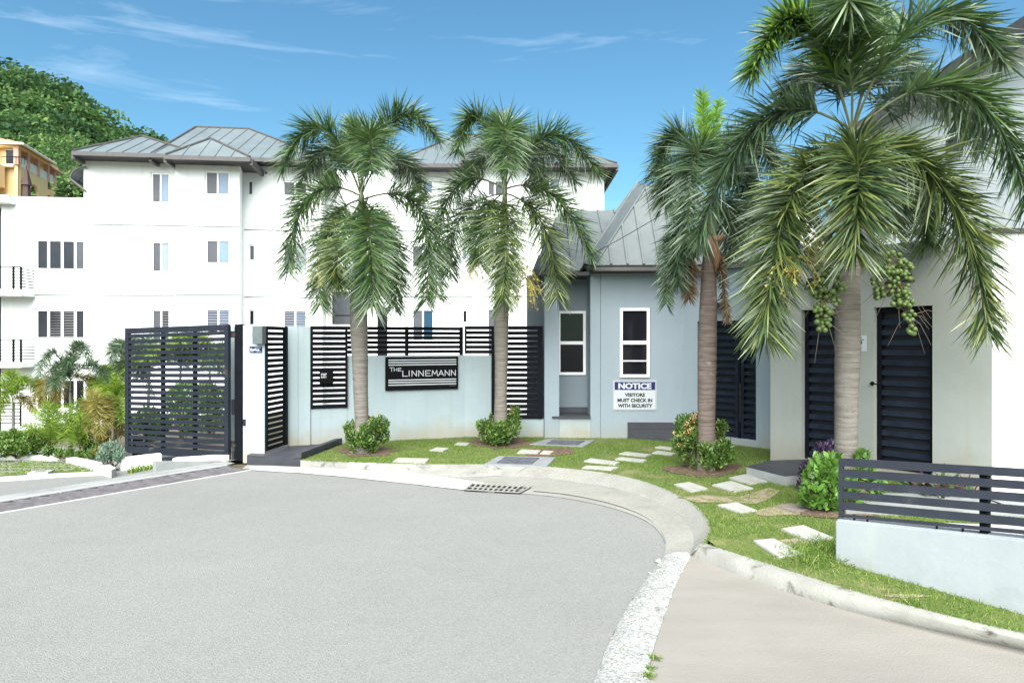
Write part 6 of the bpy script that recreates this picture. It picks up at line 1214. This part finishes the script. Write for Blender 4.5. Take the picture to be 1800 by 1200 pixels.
# ---------------------------------------------------------------- shrubs on the lawn
def shrub(name, label, px, py, blobs, n, leaf, m, stems=7, z0=.1, asp=.42, flowers=None, group=None, cat='shrub', h=None, inner=None):
    """blobs: (px, py, radius px, depth offset) in the plane of the shrub's foot"""
    c = G(px, py, z0) if inner is None else GI(px, py, inner); Y = c.y; t_ = thing(name, label, cat, c, 0, group); P, O = [], []; w_ = sum(b_[2] ** 2 for b_ in blobs); mb = MB()
    for bx, by, br, dy in blobs:
        r = br / FPX * Y; q = AT(bx, by, Y + dy) - c; k = int(n * br * br / w_); p, d = ball_points(q, (r, r * .9, r), k, .35); P.append(p); O.append(d)
        for _ in range(max(2, stems // len(blobs))):
            e_ = Vector(q) + Vector((rnd.uniform(-.5, .5), rnd.uniform(-.5, .5), rnd.uniform(-.2, .6))) * r; s = Vector((rnd.uniform(-.06, .06), rnd.uniform(-.05, .05), -.02)); mb.tube([s, s.lerp(e_, .5) + Vector((rnd.uniform(-.03, .03), 0, -.02)), e_], [.011, .008, .004], 5, cap=False)
    mb.build('stems', M_twig, t_); P = np.concatenate(P); O = np.concatenate(O); keep = P[:, 2] > .01; P, O = P[keep], O[keep]
    o = cloud('foliage', P, np.full(len(P), leaf), m, t_, aspect=asp, upb=1.0, out=O * .5 + np.array([0, 0, .35])); o['kind'] = 'stuff'
    if flowers:
        k, fsz, fm_, blist = flowers; F_ = []
        for _ in range(k):
            bx, by, br, dy = rnd.choice(blist); r = br / FPX * Y; q = np.array(AT(bx, by, Y + dy) - c); d = unit(nr.normal(0, 1, 3) + np.array([0, -.9, .5])); ctr = q + d * r; F_.append(ctr + nr.normal(0, fsz * .8, (9, 3)))
        f = cloud('flowers', np.concatenate(F_), np.full(9 * k, fsz), fm_, t_, aspect=.9, upb=1, seg=1); f['kind'] = 'stuff'
    return t_
shrub('ixora_bush', 'bushy green shrub around the foot of the first palm, with sparse flowers', 645, 794, [(632, 765, 22, 0), (620, 752, 16, .1), (658, 752, 20, 0), (668, 745, 17, 0), (650, 780, 16, -.1), (628, 782, 15, -.1), (672, 765, 14, .1), (650, 742, 10, 0), (640, 770, 17, -.22), (645, 752, 13, -.2), (618, 768, 12, -.1)], 3800, .055, M_bush, flowers=(9, .014, M_petal, [(632, 755, 20, 0), (665, 742, 17, 0)]))
shrub('ixora_bush', 'dense green shrub around the foot of the second palm', 880, 780, [(862, 760, 22, 0), (850, 748, 14, 0), (880, 762, 22, -.15), (896, 752, 21, 0), (902, 735, 15, .1), (868, 738, 13, .2), (905, 722, 10, .1), (885, 745, 16, .25), (880, 755, 16, -.3), (872, 768, 14, -.3)], 3800, .06, M_bush, flowers=(5, .012, M_petal, [(900, 722, 12, 0)]))
shrub('ixora_bush', 'tall rounded bush with peach flowers left of the third palm trunk', 1215, 822, [(1210, 765, 28, .1), (1205, 745, 20, .1), (1222, 742, 18, .1), (1195, 778, 17, 0), (1212, 795, 22, 0), (1222, 770, 20, -.1), (1228, 812, 14, -.1)], 3400, .05, M_bush, flowers=(34, .018, M_petal, [(1205, 745, 20, .1), (1200, 762, 20, 0), (1220, 738, 14, .1), (1212, 760, 22, 0)]))
shrub('green_bush', 'low bright green bush right of the third palm trunk', 1262, 824, [(1255, 792, 20, -.1), (1272, 785, 16, 0), (1282, 800, 13, 0), (1245, 808, 16, -.2), (1262, 812, 14, -.1), (1268, 750, 13, .35), (1266, 765, 10, .3), (1240, 790, 14, -.25)], 2300, .055, M_bush)
shrub('broad_leaf_bush', 'large bush with broad bright green leaves against the end of the slat fence', 1448, 892, [(1448, 822, 26, 0), (1436, 842, 26, 0), (1462, 845, 26, 0), (1430, 868, 24, -.1), (1458, 872, 24, -.1), (1490, 850, 22, 0), (1520, 830, 18, .1), (1540, 850, 20, .1), (1500, 880, 18, 0), (1465, 808, 14, .1), (1515, 802, 14, .1)], 1700, .085, M_bushbig, asp=.48)
shrub('purple_shrub', 'dark purple leaved shrub at the left side of the broad leaved bush', 1425, 858, [(1418, 822, 12, 0), (1412, 836, 11, 0), (1408, 850, 9, -.1), (1425, 812, 9, .1), (1446, 790, 16, .5), (1462, 782, 12, .6)], 420, .08, M_purple, asp=.3)
shrub('purple_shrub', 'dark purple leaved shrub rising right of the tallest palm trunk', 1528, 835, [(1512, 778, 10, .2), (1525, 795, 14, .2), (1536, 800, 12, .3), (1510, 795, 9, .2)], 260, .085, M_purple, asp=.28, z0=.1)
# blade-leaved plants behind the fence
def bladeplant(px, py, n, ln, wd, lb, m=M_rhoeo, z0=.1, inner=None, cat='plant', name='blade_plant', sp=.55):
    c = G(px, py, z0) if inner is None else GI(px, py, inner); t_ = thing(name, lb, cat, c); a = nr.uniform(0, 6.28, n); D = np.c_[np.cos(a) * sp, np.sin(a) * sp, nr.uniform(.5, 1.2, n)]; D = unit(D); P = nr.normal(0, .03, (n, 3)); P[:, 2] = 0
    V, Fq = leaf_arrays(P, D, unit(np.cross(D, nr.normal(0, .3, (n, 3)) + [0, 0, 1.])), ln * nr.uniform(.6, 1.15, n), np.full(n, wd), nr.uniform(.1, .6, n), 3); nmesh('leaves', V, Fq, 4, m, t_)
for k, (px, py, lb) in enumerate([(1615, 872, 'left blade leaved plant behind the slat fence, near the right door'), (1650, 878, 'second blade leaved plant from the left behind the slat fence'), (1672, 874, 'third blade leaved plant from the left behind the slat fence'), (1702, 880, 'right hand blade leaved plant behind the slat fence')]): bladeplant(px, py, 26, .42, .045, lb, z0=.1)

# ---------------------------------------------------------------- planting beyond the gate
def small_palm(lb, px, py, hpx, m, nfr, flen, L0, trunk=.032, cluster=False, inner=.1, elev=(20, 75), W0=.014, cnt=300, droop=.25):
    c = GI(px, py, inner); t_ = thing('garden_palm', lb, 'palm tree', c, 0, 'garden palms beyond the gate'); H_ = hpx / FPX * c.y
    if trunk and H_ > .3: mb = MB(); mb.tube([(0, 0, -.05), (rnd.uniform(-.05, .05), 0, H_ * .5), (0, 0, H_)], [trunk * 1.2, trunk, trunk * .7], 8); mb.build('trunk', M_trunk, t_, True)
    for k in range(nfr):
        az = 2 * math.pi * (k + rnd.uniform(-.3, .3)) / nfr; el = R(rnd.uniform(*elev)); d = np.array([math.cos(az) * math.cos(el), math.sin(az) * math.cos(el), math.sin(el)]); hd = np.array([math.cos(az), math.sin(az), 0]); L_ = flen * rnd.uniform(.8, 1.15)
        a = np.array([0, 0, H_]) if not cluster else np.array([rnd.uniform(-.15, .15), rnd.uniform(-.15, .15), H_]); md = a + d * L_ * .55; tp = md + hd * L_ * .38 + np.array([0, 0, -L_ * (.36 - .34 * math.sin(el)) * (1 if not cluster else .6)])
        frond(tuple(a), tuple(md), tuple(tp), L0, W0, cnt, m, t_, bare=.1, droop=droop, spread=50, rr=.008)
    return t_
def gpalm(lb, base, trunk, heart, fronds, m, L0=.24, W0=.011, cnt=300, tr=.03, dy=0):
    g = GI(base[0], base[1], .1); Y = g.y + dy
    if trunk: tk = [(base[0], base[1], tr * 1.3), ((base[0] + trunk[0]) / 2, (base[1] + trunk[1]) / 2, tr), (trunk[0], trunk[1], tr * .8)]
    else: tk = [(base[0], base[1], tr), (base[0], base[1] - 4, tr), (base[0], base[1] - 6, tr * .6)]; heart = (base[0], base[1] - 5)
    global DROOP
    t_, b_ = palm('garden_palm', lb, Y, base, tk, heart, None, [(None, (f[0], f[1], f[4] if len(f) > 4 else rnd.uniform(-.25, .25)), (f[2], f[3], (f[4] * 2 if len(f) > 4 else rnd.uniform(-.4, .4))), dict({'m': m, 'rr': .007, 'sp': 75}, **(f[5] if len(f) > 5 else {}))) for f in fronds], m, M_trunk, L0=L0, W0=W0, cnt=cnt, z0=g.z)
    t_['group'] = 'garden palms beyond the gate'
gpalm('slim palm with arching grey green fronds in front of the garden floor windows', (124, 790), (124, 690), (124, 668), [(92, 618, 70, 662), (104, 640, 84, 690), (140, 606, 160, 640), (128, 622, 136, 604), (160, 640, 190, 672), (152, 664, 188, 690, .1, {'m': M_frgold}), (120, 650, 122, 630, -.4), (110, 655, 96, 680, -.3)], M_fr3, cnt=360)
gpalm('short palm with bright green centre at the far left of the planting bed', (23, 790), (23, 722), (22, 704), [(2, 674, -28, 715), (42, 668, 66, 692), (20, 672, 20, 655), (12, 690, -6, 735), (40, 700, 60, 722, -.1, {'m': M_frgold}), (30, 680, 42, 665, -.3), (0, 712, -22, 745, .1, {'m': M_frgold})], M_frlime)
gpalm('golden leaved palm with a round drooping crown beside the silver bush', (176, 796), (174, 752), (173, 738), [(158, 706, 149, 742), (190, 706, 200, 742), (172, 702, 168, 735, -.35), (164, 712, 158, 756, -.3), (184, 712, 190, 756, -.3), (174, 715, 176, 760, -.4), (168, 700, 160, 690, .3), (182, 698, 194, 700, .3)], M_frgold, L0=.2, cnt=330)
gpalm('golden brown palm hanging in front of the garden floor window', (84, 786), (86, 702), (86, 688), [(68, 668, 63, 704), (104, 666, 110, 702), (86, 664, 84, 696, -.35), (76, 674, 72, 712, -.2), (96, 674, 98, 712, -.2)], M_frgold, L0=.2, cnt=300)
gpalm('lime green palm standing right beside the vehicle gate', (203, 792), (202, 725), (203, 708), [(203, 690, 204, 668, .0), (190, 680, 184, 706), (214, 680, 222, 706), (210, 708, 214, 742, -.3), (196, 708, 192, 738, -.2), (208, 730, 214, 764, -.1, {'m': M_frgold})], M_frlime, L0=.19)
gpalm('lime palm with upright arching fronds behind the golden palm', (182, 784), (184, 715), (184, 700), [(168, 664, 156, 700), (192, 660, 206, 695), (184, 662, 182, 648, .0), (172, 676, 164, 712, -.2), (178, 672, 176, 700, -.4)], M_frlime)
gpalm('grey green palm overlapping the free edge of the vehicle gate', (224, 774), (222, 680), (222, 655), [(204, 606, 196, 650), (214, 612, 206, 600), (240, 606, 262, 650), (208, 640, 204, 700, -.2), (228, 620, 236, 596, .1), (246, 640, 268, 700), (212, 660, 210, 720, .0)], M_fr3, cnt=360, L0=.28)
gpalm('clumping feather palm with many upright stems in the middle of the bed', (88, 797), None, None, [(66, 758, 40, 748), (76, 744, 60, 722), (86, 736, 84, 708), (96, 740, 106, 712), (106, 752, 132, 738), (60, 772, 36, 772), (112, 766, 136, 764), (82, 742, 74, 716, .3), (92, 742, 96, 716, -.3), (72, 762, 50, 758, -.3), (104, 760, 124, 752, -.3), (98, 748, 116, 726, .2), (88, 760, 88, 738, -.4)], M_frlime, L0=.2, cnt=170)
gpalm('clumping feather palm with yellow stems left of the golden palm', (142, 799), None, None, [(128, 752, 108, 728), (138, 740, 132, 706), (146, 736, 150, 704), (152, 748, 166, 722), (160, 766, 184, 758), (126, 770, 108, 768), (142, 752, 140, 726, -.35), (150, 758, 160, 742, -.3), (132, 760, 120, 748, -.3), (134, 742, 120, 712, .3)], M_frlime, L0=.2, cnt=170)
small_palm('dark feather palm glimpsed through the left half of the vehicle gate', 262, 772, 120, M_fr3, 9, 1.1, .30, inner=.1, elev=(10, 75))
small_palm('palm glimpsed through the middle of the vehicle gate', 318, 768, 130, M_frlime, 10, 1.1, .32, inner=.1, elev=(10, 75))
small_palm('palm glimpsed through the hinge half of the vehicle gate', 368, 764, 120, M_fr1, 10, 1.2, .32, inner=.1, elev=(10, 75))
shrub('hedge', 'dark green hedge of glossy leaves at the far left of the bed', 30, 803, [(-30, 780, 20, 0), (0, 775, 20, 0), (25, 772, 20, 0), (48, 776, 19, 0), (64, 783, 14, 0), (10, 787, 15, -.3), (40, 788, 13, -.3)], 3600, .07, M_bush, inner=.1, cat='hedge', asp=.5)
shrub('ground_cover', 'low mixed green planting along the white planter kerb', 110, 806, [(85, 792, 10, 0), (105, 795, 9, 0), (122, 797, 9, 0), (140, 800, 9, 0), (160, 800, 10, 0), (170, 790, 12, .3), (155, 785, 12, .5)], 1700, .06, M_bush, inner=.1)
shrub('silver_bush', 'rounded silver green bush beside the vehicle gate', 196, 817, [(190, 792, 16, 0), (204, 795, 14, 0), (182, 800, 12, -.1), (208, 802, 10, -.1), (196, 785, 12, .1)], 2600, .06, M_silver, inner=.1, asp=.22)
shrub('garden_shrub', 'dense green shrub mass behind the lower left of the vehicle gate', 262, 778, [(240, 745, 18, 0), (262, 735, 22, 0), (285, 745, 18, 0), (270, 760, 16, 0)], 2200, .09, M_bush, inner=.1)
shrub('garden_shrub', 'bright green shrub behind the middle of the vehicle gate', 320, 772, [(305, 700, 22, 0), (328, 690, 24, 0), (345, 712, 20, 0), (318, 725, 22, 0), (330, 745, 18, 0)], 2600, .09, M_bushbig, inner=.1)
shrub('garden_shrub', 'mid green shrub behind the hinge side of the vehicle gate', 375, 768, [(365, 690, 20, 0), (385, 700, 18, 0), (372, 720, 20, 0), (385, 740, 16, 0), (360, 745, 14, 0)], 2400, .09, M_bush, inner=.1)
shrub('red_plant', 'small plant with red leaves seen under the gate', 264, 800, [(264, 786, 4, 0), (266, 793, 4, 0)], 40, .1, M_redleaf, inner=.1, cat='plant')
shrub('croton', 'low yellow green shrub between the golden palm and the silver bush', 184, 800, [(182, 768, 14, 0), (188, 778, 10, 0), (172, 792, 9, -.2)], 700, .08, M_frgold, inner=.1, asp=.25)
shrub('red_plant', 'small red flowering plant at the foot of the dark hedge', 24, 800, [(24, 784, 4, -.4), (22, 790, 3, -.4)], 30, .1, M_redleaf, inner=.1, cat='plant')
for k in range(6):
    bladeplant(231 + k * 8, 834 - k * 1.9, 26, .15, .018, ['strap leaved plant nearest the camera in the row beside the drive threshold', 'second strap leaved plant from the near end of the threshold row', 'third strap leaved plant from the near end of the threshold row', 'fourth strap leaved plant, middle of the threshold row towards the gate', 'fifth strap leaved plant, last but one towards the low grey wall', 'strap leaved plant touching the low grey concrete wall'][k], m=M_frlime, inner=.0, name='strap_plant', sp=.35)
for o in [o for o in COL.objects if o.name.startswith('strap_plant')]: o['group'] = 'strap leaved plants along the drive'
# drop the unparented leftovers' stray data: nothing else to do
